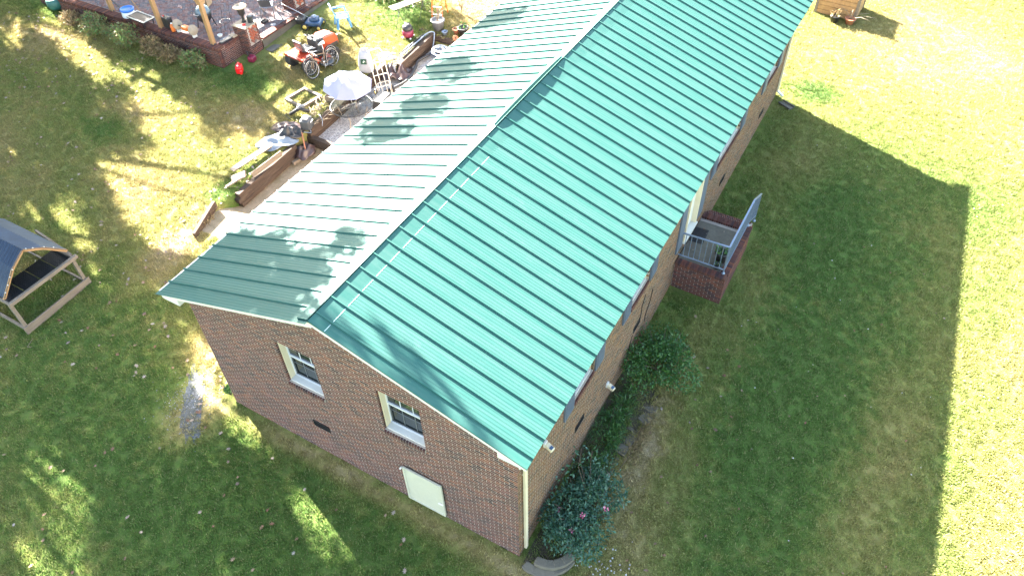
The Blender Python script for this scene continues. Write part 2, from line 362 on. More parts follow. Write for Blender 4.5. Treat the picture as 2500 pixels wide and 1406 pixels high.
patchsheet('planting_bed', [(.05, .15), (.75, .2), (1.25, .9), (.95, 1.8), (.75, 2.6), (.95, 3.8), (1.1, 4.7), (.9, 5.4), (.05, 5.6)], gravelmat('bed_soil', (.045, .036, .022), (.075, .058, .035), (.05, .06, .022)))
# ---------------------------------------------------------------- brick helpers
BW, BH = .2032, .0677
PAL = [(0.126, 0.049, 0.038), (0.108, 0.046, 0.037), (0.096, 0.043, 0.037), (0.144, 0.055, 0.039), (0.083, 0.04, 0.036), (0.057, 0.033, 0.034), (0.161, 0.06, 0.036), (0.118, 0.054, 0.044), (0.13, 0.049, 0.042), (0.105, 0.049, 0.036)]
def bcol(warm=1.): 
    c = random.choice(PAL); k = random.uniform(.72, 1.1); return (c[0]*k*(1+(warm-1)*.6), c[1]*k*warm*(1.12 if warm > 1.1 else 1), c[2]*k*(.9 if warm > 1.1 else 1))
class Field:
    """collects bricks as (centre, size, axes rotation) and builds the nearest ones as objects, the rest joined"""
    def __init__(s): s.l = []
    def wall(s, o, ux, n, w, z0, z1, hole=(), keep=None, depth=.09, proud=.0015, warm=1., off=0):
        # o: base point on wall face; ux: direction along; n: outward normal
        o, ux, n = Vector(o), Vector(ux), Vector(n); rows = int((z1-z0)/BH+.5)
        rz = math.atan2(ux.y, ux.x)
        for r in range(rows):
            zc = z0+(r+.5)*BH; x = -BW/2 if (r+off) % 2 else 0.
            while x < w-.01:
                a, b = max(0, x+.0065), min(w, x+BW-.0065); x += BW
                ivs = [(a, b)]
                for (ha, hb, hz0, hz1) in hole:
                    if hz0 < zc < hz1:
                        nv = []
                        for p, q in ivs:
                            if q <= ha or p >= hb: nv.append((p, q)); continue
                            if p < ha: nv.append((p, ha+.004))
                            if q > hb: nv.append((hb-.004, q))
                        ivs = nv
                for p, q in ivs:
                    if q-p < .025: continue
                    if keep and not keep((p+q)/2, zc): continue
                    s.l.append((o+ux*((p+q)/2)+n*(proud-depth/2)+Vector((0, 0, zc-o.z)), (q-p, depth, BH-.0135), rz, bcol(warm)))
    def row(s, p, d, n, step, size, rz, warm=1.):
        p, d = Vector(p), Vector(d)
        for i in range(n): s.l.append((p+d*(step*(i+.5)), size, rz, bcol(warm)))
    def build(s, parent, nmax=300, name='brick', prio=None):
        full = [b for b in s.l]; full.sort(key=prio or (lambda b: (b[0]-CAMP).length))
        off = parent.matrix_world.inverted() if parent else Matrix()
        cache = {}
        for c, d, rz, col in full[:nmax]:
            k = (round(d[0], 2), round(d[1], 2), round(d[2], 2), PAL.index(min(PAL, key=lambda p: sum((a-b)**2 for a, b in zip(p, col)))))
            if k not in cache: cache[k] = B().box((0, 0, 0), d, col=PAL[k[3]]).mesh(name, M['brick'])
            inst(name, cache[k], parent, c-parent.location, rz)
        if full[nmax:]:
            b = B()
            for c, d, rz, col in full[nmax:]: b.box(c-parent.location, d, rz, col)
            b.build(name, M['brick'], parent, kind='stuff')

# ================================================================ HOUSE
house = thing('brick_house', 'long single storey brick house under a green ribbed metal roof', 'house')
HW, HL, EZ = 8.0, 18.5, 4.28
XR, ZR = -3.96, 5.78; XE, ZE = .372, 4.366; XL, ZL = -8.37, 4.315
YN, YF = -.31, 18.78
def underR(x): return ZR-.06-(x-XR)*(ZR-ZE)/(XE-XR)
def underL(x): return ZR-.06-(XR-x)*(ZR-ZL)/(XR-XL)
def roofz(x): return underR(x) if x > XR else underL(x)
gh = [(HW-5.58, HW-4.60, 2.66, 3.99), (HW-3.07, HW-2.07, 2.66, 3.99)]          # windows in gable (u = x + HW)
ghb = gh + [(HW-5.25, HW-4.80, 1.24, 1.44), (HW-2.79, HW-1.80, .20, 1.49)]
side_win = [(2.38, 3.32, 2.7, 4.0), (5.32, 6.38, 2.7, 4.0), (11.25, 13.3, 2.7, 4.0), (16.0, 17.2, 2.7, 4.0)]
side_vent = [(2.55, 3.0), (5.8, 6.22), (12.25, 12.67), (16.2, 16.62)]
DOOR = (9.0, 9.95, 1.72, 3.95)
sh = side_win + [DOOR]; shb = sh + [(a, b, 1.32, 1.50) for a, b in side_vent]
def wallcore(name, o, ux, n, w, z0, z1, holes, top=None, th=.24):
    """mortar-faced wall skin with true openings and reveals"""
    b = B(); o, ux, n = Vector(o), Vector(ux), Vector(n)
    us = sorted({0, w, *[h[0] for h in holes], *[h[1] for h in holes]}); zs = sorted({z0, z1, *[h[2] for h in holes], *[h[3] for h in holes]})
    def P(u, z, d=0): return o+ux*u+n*(-d)+Vector((0, 0, z-o.z))
    for i in range(len(us)-1):
        for j in range(len(zs)-1):
            uc, zc = (us[i]+us[i+1])/2, (zs[j]+zs[j+1])/2
            if any(h[0] < uc < h[1] and h[2] < zc < h[3] for h in holes): continue
            b.add([P(us[i], zs[j]), P(us[i+1], zs[j]), P(us[i+1], zs[j+1]), P(us[i], zs[j+1])], [(0, 1, 2, 3)])
    if top: b.add([P(u, z) for u, z in top], [tuple(range(len(top)))])
    for h in holes:
        for (a, z), (c, z2) in (((h[0], h[2]), (h[0], h[3])), ((h[1], h[2]), (h[1], h[3])), ((h[0], h[2]), (h[1], h[2])), ((h[0], h[3]), (h[1], h[3]))):
            b.add([P(a, z), P(c, z2), P(c, z2, th), P(a, z, th)], [(0, 1, 2, 3)])
    return b.build(name, M['mortar'], house)
zb = -.3
wallcore('gable_wall', (-HW, 0, 0), (1, 0, 0), (0, -1, 0), HW, zb, 4.15, ghb, top=[(0, 4.15), (HW, 4.15), (HW, roofz(0)), (HW+XR, roofz(XR)), (0, roofz(-8))])
wallcore('side_wall', (0, 0, 0), (0, 1, 0), (1, 0, 0), HL, zb, 4.25, shb)
B().add([(-HW, 0, zb), (-HW, HL, zb), (-HW, HL, 4.25), (-HW, 0, 4.25)], [(0, 1, 2, 3)]).build('back_wall', M['mortar'], house)
B().add([(-HW, HL, zb), (0, HL, zb), (0, HL, 4.25), (XR, HL, 5.6), (-HW, HL, 4.25)], [(0, 1, 2, 3, 4)]).build('far_gable_wall', M['mortar'], house)
inner = B().box((-4, HL/2, 2.2), (HW-.6, HL-.6, 3.6)); inner.build('room_shell', M['dark'], house)
F = Field()
F.wall((-HW, 0, 0), (1, 0, 0), (0, -1, 0), HW, 0, 5.6, [(a-.0, b+.0, c-.12, d) for a, b, c, d in gh]+ghb[2:], keep=lambda u, z: z < roofz(u-HW)-.02 and z > G(u-HW, 0)-.1)
F.wall((0, 0, 0), (0, 1, 0), (1, 0, 0), HL, 0, 4.2, [(a, b, c-.12, d) for a, b, c, d in sh]+shb[5:], keep=lambda u, z: z > G(0, u)-.1, warm=1.30, off=1)  # warm tint paints bounce from the sunlit lawn into these bricks
for (a, b, c, d) in gh:      # rowlock sills
    n = 15; st = (b-a+.0)/n
    for i in range(n): F.l.append((Vector((-HW+a+st*(i+.5), .055, c-.062)), (st-.012, .20, .10), 0, random.choice([PAL[2], PAL[5], PAL[4], PAL[7]])))
for (a, b, c, d) in side_win:
    n = round((b-a)/.067); st = (b-a)/n
    for i in range(n): F.l.append((Vector((-.055, a+st*(i+.5), c-.062)), (.20, st-.012, .10), 0, random.choice([PAL[2], PAL[7], PAL[4]])))
for k in range(64):          # soldier header course beneath each rake end (deep shadow bricks)
    pass
F.build(house, prio=lambda b: (b[0]-CAMP).length*(3. if b[0].x > -.02 else 1.))
# mortar beds under the rowlock sills
for (a, b, c, d) in gh: B().box((-HW+(a+b)/2, .055, c-.062), (b-a-.004, .188, .094)).build('sill_mortar', M['mortar'], house)
# windows
def window(loc, w, h, face, depth=.21, cap=.045):
    """double hung window in local coords: x along, y inward, z up; origin at sill left"""
    t = inst('window', None, house, loc, 0 if face == 's' else PI/2)
    fr = B(); fr.box((cap/2, depth, h/2), (cap, .05, h)); fr.box((w-cap/2, depth, h/2), (cap, .05, h)); fr.box((w/2, depth, h-cap/2), (w, .05, cap)); fr.box((w/2, depth, cap/2), (w, .05, cap))
    fr.build('frame', M['vinyl'], t)
    for jx in (.015, w-.015): B().box((jx, (depth+.06)/2-.01, h/2), (.03, depth-.07, h)).build('jamb', M['cream'], t)
    B().box((w/2, (depth+.06)/2-.01, .014), (w-.062, depth-.04, .03)).build('sill', M['white'], t)
    mid = h*.52
    u = B(); a0 = cap; 
    B().box((w/2, depth+.012, (mid+h-cap)/2), (w-2*cap, .008, h-cap-mid)).build('upper_pane', M['glass'], t)
    B().box((w/2, depth+.030, (mid+cap)/2), (w-2*cap, .008, mid-cap)).build('lower_pane', M['glass'], t)
    B().box((w/2, depth-.006, mid), (w-2*cap+.01, .04, .04)).build('meeting_rail', M['vinyl'], t)
    for lo, hi, y, mm in ((mid+.02, h-cap, depth+.004, M['vinyl']), (cap, mid-.02, depth+.022, M['midgrey'])):
        g = B(); hh = hi-lo
        for k in (1, 2): g.box((cap+(w-2*cap)*k/3, y, (lo+hi)/2), (.014, .010, hh))
        g.box((w/2, y, lo+hh*.62), (w-2*cap, .010, .014)); g.build('muntins', mm, t)
    s = B()
    for x in (cap+.02, w-cap-.02): s.box((x, depth+.008, (mid+cap)/2), (.035, .014, mid-cap))
    s.box((w/2, depth+.008, cap+.02), (w-2*cap, .014, .04)); s.build('screen_frame', M['grey'], t)
    return t
for a, b, c, d in gh: window((-HW+a, 0, c), b-a, d-c, 's')
for a, b, c, d in side_win: window((0, a, c), b-a, d-c, 'e')
for a, b, c, d in side_win:
    for y in (a-.27, b+.27):
        s = B(); s.box((.025, y, 3.28), (.04, .42, 1.36))
        o = s.build('shutter', M['shutter'], house)
        l = B()
        for k in range(20): l.box((.050, y, 2.68+k*.062), (.012, .34, .045))
        l.build('louvres', M['shutter'], o)
# side door
d = inst('side_door', None, house, (0, 0, 0))
B().box((-.10, 9.475, 2.84), (.05, .83, 2.1)).build('door_leaf', M['white'], d)
for y in (9.03, 9.92): B().box((-.02, y, 2.84), (.16, .06, 2.22)).build('door_jamb', M['cream'], d)
B().box((.01, 9.475, 1.74), (.18, .98, .05)).build('threshold', M['white'], d)
for y in (8.68, 10.27): B().box((.025, y, 2.84), (.04, .42, 2.2)).build('shutter', M['shutter'], house)
# hatch door and vents
h_ = inst('access_door', None, house, (-2.295, -.012, .845))
bev(B().box((0, -.02, 0), (.97, .03, 1.27)).build('panel', M['hatch'], h_), .004)
fr = B()
for x in (-.47, .47): fr.box((x, -.045, 0), (.04, .02, 1.29))
for z in (-.63, .63): fr.box((0, -.045, z), (.98, .021, .035))
fr.build('frame_trim', M['hatch'], h_)
B().box((.42, -.062, -.13), (.11, .02, .03)).build('latch', M['whiteplastic'], h_)
bb = B()
for x, z in ((-.42, .57), (.42, .56), (-.41, -.40), (.42, -.55)): bb.lathe([(.012, 0), (.012, .01)], (x, -.06, z), 8, M_=Matrix.Rotation(PI/2, 3, 'X'))
bb.build('screws', M['steel'], h_)
B().lathe([(.02, 0), (.02, .08)], (-2.81, -.03, 1.46), 8, M_=Matrix.Rotation(PI/2, 3, 'X')).build('pipe_stub', M['white'], house)
def vent(loc, w, h, rz):
    v = inst('foundation_vent', None, house, loc, rz)
    B().box((w/2, .03, h/2), (w, .05, h)).build('vent_box', M['black'], v)
    f = B(); f.box((w/2, -.008, .008), (w, .02, .016)); f.box((w/2, -.008, h-.008), (w, .02, .016))
    for x in (.008, w-.008): f.box((x, -.008, h/2), (.016, .02, h))
    n = 9
    for k in range(1, n): f.box((w*k/n, -.004, h/2), (.006, .012, h-.03))
    f.box((w/2, -.004, h/2), (w-.02, .012, .006)); f.build('vent_grille', M['black'], v)
vent((-5.25, 0, 1.24), .45, .20, 0)
for a, b in side_vent: vent((0, a, 1.32), b-a, .18, PI/2)
# dark crack lines in the side brickwork near the second vent
for pts in ([(.012, 6.35, 2.2), (.012, 6.20, 1.9), (.012, 6.22, 1.62), (.012, 6.05, 1.4)], [(.012, 6.9, 1.9), (.012, 6.85, 1.55), (.012, 6.6, 1.2), (.012, 6.62, .95)], [(.012, 5.75, 1.3), (.012, 5.6, .9), (.012, 5.5, .55)]):
    B().tube(pts, .009, 4).build('mortar_crack', M['dark'], house)
# trims: rakes, eaves, soffits
def rake(x0, z0, x1, z1, hgt, m, y=YN+.02):
    return B().ext([(x0, y, z0-.02), (x1, y, z1-.02), (x1, y, z1-.02-hgt), (x0, y, z0-.02-hgt)], (0, .025, 0)).build('rake_board', m, house)
rake(XL+.03, ZL-.01, XR, ZR-.03, .15, M['white']); rake(XR, ZR-.03, XE-.03, ZE-.01, .10, M['white'])
B().add([(XL+.05, YN+.04, ZL-.12), (XR, YN+.04, ZR-.15), (XR, 0, ZR-.15), (XL+.05, 0, ZL-.12)], [(0, 1, 2, 3)]).build('soffit', M['white'], house)
B().add([(XE-.05, YN+.04, ZE-.12), (XR, YN+.04, ZR-.15), (XR, 0, ZR-.15), (XE-.05, 0, ZE-.12)], [(0, 1, 2, 3)]).build('soffit', M['white'], house)
for x0, x1, zt0, zt1, mm in ((XL+.04, -7.86, ZL-.05, underL(-7.86), 'white'), (-.22, XE-.06, underR(-.22), ZE-.05, 'white')):
    B().ext([(x0, YN+.03, 4.10 if x0 < -1 else 4.24), (x1, YN+.03, 4.10 if x0 < -1 else 4.24), (x1, YN+.03, zt1), (x0, YN+.03, zt0)], (0, .28, 0)).build('eave_return', M[mm], house)
for x in (XL+.02, XE-.16): B().box((x, (YN+YF)/2, ZE-.10), (.03, YF-YN-.06, .13)).build('fascia_board', M['white'], house)
B().box((-8.17, 9.2, 4.03), (.36, 18.6, .02)).build('soffit', M['white'], house); B().box((.11, 9.2, 4.07), (.20, 18.6, .02)).build('soffit', M['white'], house)
# roof panels
RS = .422; Y0 = .31-.62+.0
def panel_mesh(L, w=RS):
    prof = []   # (y, z): rib at y=0, pencil ribs between
    prof += [(-.023, 0), (-.014, .038), (.014, .038), (.023, 0)]
    n = 5
    for k in range(n):
        yc = w*(k+1)/(n+1); prof += [(yc-.022, .0), (yc-.010, .0032), (yc+.010, .0032), (yc+.022, .0)]
    prof += [(w-.023, 0)]
    b = B(); k = len(prof)
    vs = [(0, y, z) for y, z in prof]+[(L, y, z) for y, z in prof]
    b.add(vs, [(i, i+1, k+i+1, k+i) for i in range(k-1)])
    b.add([(L, -.023, 0), (L, -.014, .038), (L, .014, .038), (L, .023, 0)], [(0, 1, 2, 3)])
    return b.mesh('roof_panel', M['roof'])
LR = math.hypot(XE-XR, ZR-ZE); LLn = math.hypot(XR-XL, ZR-ZL)
meR, meL = panel_mesh(LR), panel_mesh(LLn)
aR, aL = math.atan2(ZR-ZE, XE-XR), math.atan2(ZR-ZL, XR-XL)
nR = 45
for k in range(nR):
    inst('roof_panel', meR, house, (XR, -.077+RS*k, ZR), rot=(0, aR, 0))
    inst('roof_panel', meL, house, (XR, .012+RS*(k), ZR), rot=(0, aL, PI))
# edge strip panels at both gables
def strip(y0, y1, side):
    b = B(); x1, z1 = (XE, ZE) if side > 0 else (XL, ZL)
    b.ext([(XR, y0, ZR), (x1, y0, z1), (x1, y0, z1-.03), (XR, y0, ZR-.03)], (0, y1-y0, 0)); return b.build('rake_flashing', M['roof'], house)
strip(YN, -.098, 1); strip(YN, -.410+.0, -1) if False else strip(YN, -.43, -1) if False else None
strip(YN, .012-RS+.42, -1) if False else None
bL = B(); bL.ext([(XR, YN, ZR), (XL, YN, ZL), (XL, YN, ZL-.03), (XR, YN, ZR-.03)], (0, .30, 0)); bL.build('rake_flashing', M['roof'], house)
# roof deck underneath, closes the volume
dk = B(); dk.ext([(XL+.02, YN+.05, ZL-.03), (XR, YN+.05, ZR-.05), (XE-.02, YN+.05, ZE-.03), (XE-.02, YN+.05, ZE-.05), (XR, YN+.05, ZR-.09), (XL+.02, YN+.05, ZL-.05)], (0, YF-YN-.1, 0)); dk.build('roof_deck', M['greywood'], house)
# ridge flashing laid over both slopes, notched round the ribs on the right slope
sR = Vector((math.cos(aR), 0, -math.sin(aR))); nRr = Vector((math.sin(aR), 0, math.cos(aR)))
sL = Vector((-math.cos(aL), 0, -math.sin(aL))); nL = Vector((-math.sin(aL), 0, math.cos(aL)))
RP = Vector((XR, 0, ZR))
def plate(b, y0, y1, d0, d1, s_, n_, lift, th=.006):
    q = [RP+s_*d0+n_*lift, RP+s_*d1+n_*lift, RP+s_*d1+n_*(lift+th), RP+s_*d0+n_*(lift+th)]
    b.ext([(p.x, y0, p.z) for p in q], (0, y1-y0, 0))
capR = B(); edge_line = B()
for k in range(-1, nR):
    a = -.077+RS*k+.024; e = a+RS-.048
    if k == -1: a = YN
    if k < 14 or 26 < k:
        if k < 12 or random.random() < .3: plate(edge_line, a+.005+random.uniform(0, .03), e-.005-random.uniform(0, .03), .336, .348, sR, nRr, .0012, .0025)  # thin broken pale line along the lower edge of the flashing
q0, q1 = RP-sR*.004+nRr*.016, RP+sR*.34-nRr*.001
capR.ext([(p.x, YN, p.z) for p in (q0, q1, q1+nRr*.002, q0+nRr*.003)], (0, YF-YN, 0)); capR.build('ridge_flashing', M['roof'], house); edge_line.build('flashing_pale_line', M['pale_edge'], house)
capL = B(); plate(capL, YN, YF, -.004, .26, sL, nL, .038, .006); capL.build('ridge_flashing', M['roof'], house)
hm = B(); plate(hm, YN, YF, .25, .262, sL, nL, .0, .043); hm.build('flashing_hem', M['roof'], house)
# the loosened length of ridge flashing that stands up
lf = B(); ya, yb = 6.25, 9.6
vs = []
n = 12
for i in range(n+1):
    y = ya+(yb-ya)*i/n; up = .03+.05*math.sin(PI*i/n)**.6
    p0 = RP+sL*.02+nL*.05; p1 = p0+Vector((-.035, 0, up))
    vs += [(p0.x, y, p0.z), (p1.x, y, p1.z), (p1.x+.012, y, p1.z)]
lf.add(vs, [(i*3+j, i*3+j+1, i*3+4+j, i*3+3+j) for i in range(n) for j in (0, 1)])
lo = lf.build('lifted_ridge_flashing', M['roof'], house); sm_ = lo.modifiers.new('solid', 'SOLIDIFY'); sm_.thickness = .004
# drip edges
# downspouts
def downspout(x, y, zt, zbm, elbow):
    o = inst('downspout', None, house, (0, 0, 0))
    b = bev(B().box((x, y, (zt+zbm)/2), (.062, .085, zt-zbm)).build('pipe', M['cream'], o), .008)
    for z in (zbm+.5, zt-.9): B().box((x-.01, y, z), (.07, .10, .03)).build('strap', M['cream'], o)
    if elbow: bev(B().beam((x, y, zbm+.02), (x+.22, y-.03, zbm-.10), .085, .062).build('elbow', M['white'], o), .01)
downspout(.045, .22, 4.05, .12, False); downspout(.045, 18.42, 4.05, 1.12, True)
# side wall lamps
def lamp(y, z):
    o = inst('security_lamp', None, house, (0, 0, 0))
    bev(B().box((.03, y, z), (.05, .11, .14)).build('lamp_base', M['white'], o), .01)
    bev(B().beam((.05, y, z), (.22, y-.04, z-.05), .11, .10).build('lamp_housing', M['cream'], o), .02)
    B().beam((.15, y-.03, z+.022), (.21, y-.04, z+.005), .075, .03).build('sensor_panel', M['navy'], o)
lamp(4.28, 1.05); lamp(1.05, 3.0)

# ================================================================ PORCH
PX, PY0, PY1, PZ = 1.40, 8.62, 10.95, 1.33
porch = thing('brick_porch', 'raised brick porch with concrete landing beside the house side door', 'porch', (PX/2, 9.8, .4))
po = porch.location
B().box((PX/2-po.x, (PY0+PY1)/2-po.y, .62-po.z), (PX-.02, PY1-PY0-.02, 1.28)).build('porch_core', M['mortar'], porch)
B().box((PX/2-.1-po.x, (PY0+PY1)/2-.1-po.y, PZ-.02-po.z), (PX-.26, PY1-PY0-.62, .05)).build('landing_slab', M['concrete'], porch)
for k in range(3): B().box((PX/2-.05-po.x, PY1+.14+k*.28-po.y, (PZ-.19*(k+1)+0)/2-po.z+.0), (PX-.14, .28, PZ-.19*(k+1))).build('step_core', M['mortar'], porch)
FP = Field()
bpr = 1.15
FP.wall((0.02, PY0, 0), (1, 0, 0), (0, -1, 0), PX-.02, .2, PZ-.08)
FP.wall((PX, PY0, 0), (0, 1, 0), (1, 0, 0), PY1-PY0, .2, PZ-.08, warm=1.05, off=1)
FP.row((.02, PY0+.10, PZ-.042), (1, 0, 0), 20, .0685, (.058, .22, .09), 0)
FP.row((PX-.09, PY0+.22, PZ-.042), (0, 1, 0), 31, .0685, (.22, .058, .09), 0)
FP.row((.02, PY1-.10, PZ-.042), (1, 0, 0), 17, .0685, (.058, .22, .09), 0)
for k in range(3):
    z = PZ-.19*(k+1)
    FP.row((.02, PY1+.14+k*.28, z-.038), (1, 0, 0), 18, .0685, (.058, .29, .09), 0)
    FP.wall((.02, PY1+.28*(k+1), 0), (1, 0, 0), (0, 1, 0), 1.28, max(.3, z-.2), z-.08)
FP.build(porch)
rail = thing('metal_railing', 'pale blue-grey metal railing around two sides of the brick porch', 'railing', (1.28, 8.82, PZ))
def R3(x, y, z): return (x-1.28, y-8.82, z-PZ)
zt, zl = PZ+.94, PZ+.13
def bars(pts, r, nm): B().tube([R3(*p) for p in pts], r, 8).build(nm, M['galv'], rail)
B().beam(R3(-.02, 8.82, zt-.04), R3(1.30, 8.82, zt), .045, .028).build('top_rail', M['galv'], rail)
B().beam(R3(1.28, 8.80, zt), R3(1.28, 10.95, zt), .045, .028).build('top_rail', M['galv'], rail)
B().beam(R3(1.28, 10.94, zt), R3(1.28, 11.95, zt-.52), .045, .028).build('top_rail', M['galv'], rail)
B().beam(R3(.0, 8.82, zl), R3(1.27, 8.82, zl), .03, .028).build('bottom_rail', M['galv'], rail)
B().beam(R3(1.28, 8.84, zl), R3(1.28, 10.95, zl), .03, .028).build('bottom_rail', M['galv'], rail)
B().beam(R3(1.28, 10.95, zl), R3(1.28, 11.95, zl-.52), .03, .028).build('bottom_rail', M['galv'], rail)
bal = B().box((0, 0, 0), (.016, .016, .80)).mesh('baluster', M['galv'])
for k in range(1, 9): inst('baluster', bal, rail, R3(1.28*k/9, 8.82, (zt+zl)/2-.01))
for k in range(1, 19): inst('baluster', bal, rail, R3(1.28, 8.82+2.12*k/19, (zt+zl)/2))
for k in range(1, 9): inst('baluster', bal, rail, R3(1.28, 10.95+k*.118, (zt+zl)/2-.061*k))
for x, y, z in ((1.28, 8.82, PZ), (1.28, 10.95, PZ), (1.28, 11.95, PZ-.6)):
    h = (zt-PZ); B().box(R3(x, y, z+h/2), (.032, .032, h)).build('post', M['galv'], rail)
    B().lathe([(.055, 0), (.045, .02), (.02, .06)], R3(x, y, z), 8).build('post_foot', M['galv'], rail)
mt = thing('door_mat', 'black rubber door mat on the porch landing by the side door', 'doormat', (.22, 9.92, PZ+.012), .05)
bev(B().box((0, 0, 0), (.40, .62, .016)).build('mat_sheet', M['rubber'], mt), .005)
rb = B()
for k in range(12): rb.box((0, -.26+k*.047, .011), (.36, .02, .008))
rb.build('mat_ribs', M['black'], mt)
def leaves(b, c, r, n, size, flat=.0, up=.3, seed=None, asp=.45, hollow=.3):
    c = Vector(c)
    for _ in range(n):
        d = Vector(rng.normal(size=3)).normalized(); k = (hollow+(1-hollow)*rng.random())
        k = k**.6; p = c+Vector((d.x*r[0], d.y*r[1], d.z*r[2]))*k
        a = Vector(rng.normal(size=3)).normalized(); a = (a+d*.7+Vector((0, 0, -.15))).normalized(); nn = (Vector(rng.normal(size=3)).normalized()*.8+Vector((0, 0, up))).normalized()
        s_ = a.cross(nn); s_ = s_.normalized() if s_.length > 1e-4 else Vector((1, 0, 0)); L = size*rng.uniform(.6, 1.3); w = L*asp
        b.add([p, p+a*L*.5+s_*w*.5, p+a*L, p+a*L*.5-s_*w*.5], [(0, 1, 2, 3)])
def pot(name, label, loc, r, h, m, plant=None, taper=.78, rim=.03, soil=True, lm='leaf_green', pn=60, ps=.09, ph=.18, cat='flower pot', rot=None):
    t = thing(name, label, cat, loc)
    if rot: t.rotation_euler = rot
    B().lathe([(r*taper, 0), (r*.97, h*.85), (r+rim, h*.87), (r+rim, h), (r*.88, h), (r*.85, h*.86), (0.001, h*.86)], n=20).build('pot_body', m, t)
    if soil: B().lathe([(r*.84, h*.84), (.001, h*.87)], n=14).build('soil', M['soil'], t)
    if plant:
        b = B(); leaves(b, (0, 0, h+ph*.6), (r*.9, r*.9, ph), pn, ps, asp=.5); b.build('foliage', M[lm], t, kind='stuff')
        B().tube([(0, 0, h*.8), (.01, .01, h+ph*.8)], .008, 5).build('stem', M['stick'], t)
    return t
pot('flower_pot', 'tall black pot of green leaves inside the porch railing corner', (1.05, 9.22, PZ+.006), .15, .34, M['black'], True, .85, pn=40, ps=.13, ph=.10, lm='leaf_green')
pot('flower_pot', 'small dark pot with a seedling at the foot of the railing post', (1.07, 8.93, PZ+.006), .09, .14, M['black'], True, .8, pn=16, ps=.08, ph=.05)

# ================================================================ RETAINING TIMBERS
rw = thing('timber_retaining_wall', 'stacked dark timber sleepers holding the back lawn above the gravel strip', 'retaining wall', (XW, 10, .6))
ro = rw.location
def sleeper(p, q, w=.19, h=.17):
    o = B().beam(Vector(p)-ro, Vector(q)-ro, w, h).build('timber', M['oldwood'], rw); bev(o, .012); return o
def zg(y, x=XW): return G(x, y)
x = XW+.06
for (a, b, n, xo, dz) in ((5.70, 8.45, 3, .04, .02), (9.30, 11.5, 3, 0, .06), (11.52, 13.7, 3, .0, .04), (13.8, 16.25, 3, .52, .06)):
    for k in range(n):
        sleeper((x+xo+random.uniform(-.01, .01), a-.08*(k % 2), zg(a)+dz-.085-k*.175), (x+xo+random.uniform(-.01, .01), b-.10*(k % 2), zg(b)+dz-.085-k*.175))
for k in range(2): sleeper((XW, 9.24, zg(9.3)-.30-k*.175), (-8.6, 9.24, zg(9.3)-.38-k*.175))
for k in range(3): sleeper((XW-.1, 16.24, zg(16.2)+.02-k*.175-.085), (-9.2, 16.24, zg(16.2)-.12-k*.175-.085))
tag(B().beam((-13.35, 4.95, .80), (-13.0, 3.7, .62), .10, .26).build('old_log', M['oldwood']), 'rotten dark timber slanting out of the dry grass near the roof corner', 'timber')
def plank(name, label, p, q, w, h, m=M['greywood'], cat='plank', roll=0, group=None):
    up = (math.sin(roll), 0, math.cos(roll)); o = B().beam(p, q, w, h, up=up).build(name, m); bev(o, .004); return tag(o, label, cat, group)
plank('loose_board', 'long pale board lying flat on grass above the timber wall', (-13.95, 6.35, .90), (-13.7, 8.0, .96), .22, .04)
plank('loose_board', 'grey board tilted on edge behind the top sleeper', (-13.25, 6.5, .86), (-13.10, 7.75, .95), .035, .20)
plank('loose_board', 'short wide board standing at an angle at the board pile end', (-13.75, 6.1, .80), (-13.35, 6.35, .98), .24, .04, roll=.5)
plank('loose_board', 'small pale board end jutting over the sleeper', (-13.65, 5.75, .78), (-13.42, 6.25, .9), .16, .05, roll=-.4)
tag(bev(B().beam((XW+.25, 8.05, .34), (XW+.3, 8.45, .36), .12, .12).build('wood_offcut', M['greywood']), .01), 'pale wood block lying at the foot of the sleepers', 'wood block')

# crumpled sheets
def crumple(name, label, c, a, b_, hgt, m, rz, seed, cat='tarp', n=18, drop=.0):
    r = np.random.default_rng(seed); t = B(); vs = []
    gx = r.normal(size=(6, 4))
    def hf(u, v):
        z = 0
        for k in range(6):
            z += math.sin(u*(2+abs(gx[k, 0])*4)+v*(gx[k, 1]*4)+gx[k, 2]*3)*abs(gx[k, 3])
        return z*.16+.42
    for i in range(n+1):
        for j in range(n+1):
            u, v = i/n*2-1, j/n*2-1; rr = math.hypot(u, v); k = 1/max(1, rr*.92); k *= 1+.10*math.sin(5*math.atan2(v, u)+seed)
            uu, vv = u*k, v*k; e = max(0, 1-(uu*uu+vv*vv))
            x, y = uu*a, vv*b_; z = hgt*hf(uu, vv)*(e**.5)+.02+r.uniform(0, .012)
            X, Y = x*math.cos(rz)-y*math.sin(rz), x*math.sin(rz)+y*math.cos(rz)
            vs.append((X, Y, z+drop*(-abs(uu) if uu > 0 else 0)))
    t.add(vs, [(i*(n+1)+j, (i+1)*(n+1)+j, (i+1)*(n+1)+j+1, i*(n+1)+j+1) for i in range(n) for j in range(n)], smooth=True)
    o = t.build(name, m); o.location = c; s_ = o.modifiers.new('solid', 'SOLIDIFY'); s_.thickness = .01
    return tag(o, label, cat)
crumple('brown_tarp', 'crumpled glossy brown tarp bunched on the grass behind the silver sheet', (-13.95, 9.0, .86), .55, .36, .22, M['brown'], .2, 3)
crumple('silver_tarp', 'creased silver blue sheet draped over the timber pile', (-13.72, 8.25, .86), .66, .42, .16, M['silver'], .9, 5)
crumple('brown_tarp', 'brown tarp spilling over the sleeper onto bare ground', (-12.98, 8.62, .45), .34, .42, .42, M['brown'], .3, 8)
crumple('brown_tarp', 'large brown tarp slumped over the timber wall beside the hand truck', (-12.85, 13.75, .75), .62, .50, .40, M['brown'], .5, 12)
crumple('white_sheet', 'sunlit white plastic sheet heaped behind the brown tarp', (-13.45, 14.15, 1.02), .50, .36, .22, M['bag'], .4, 15, 'plastic sheet')
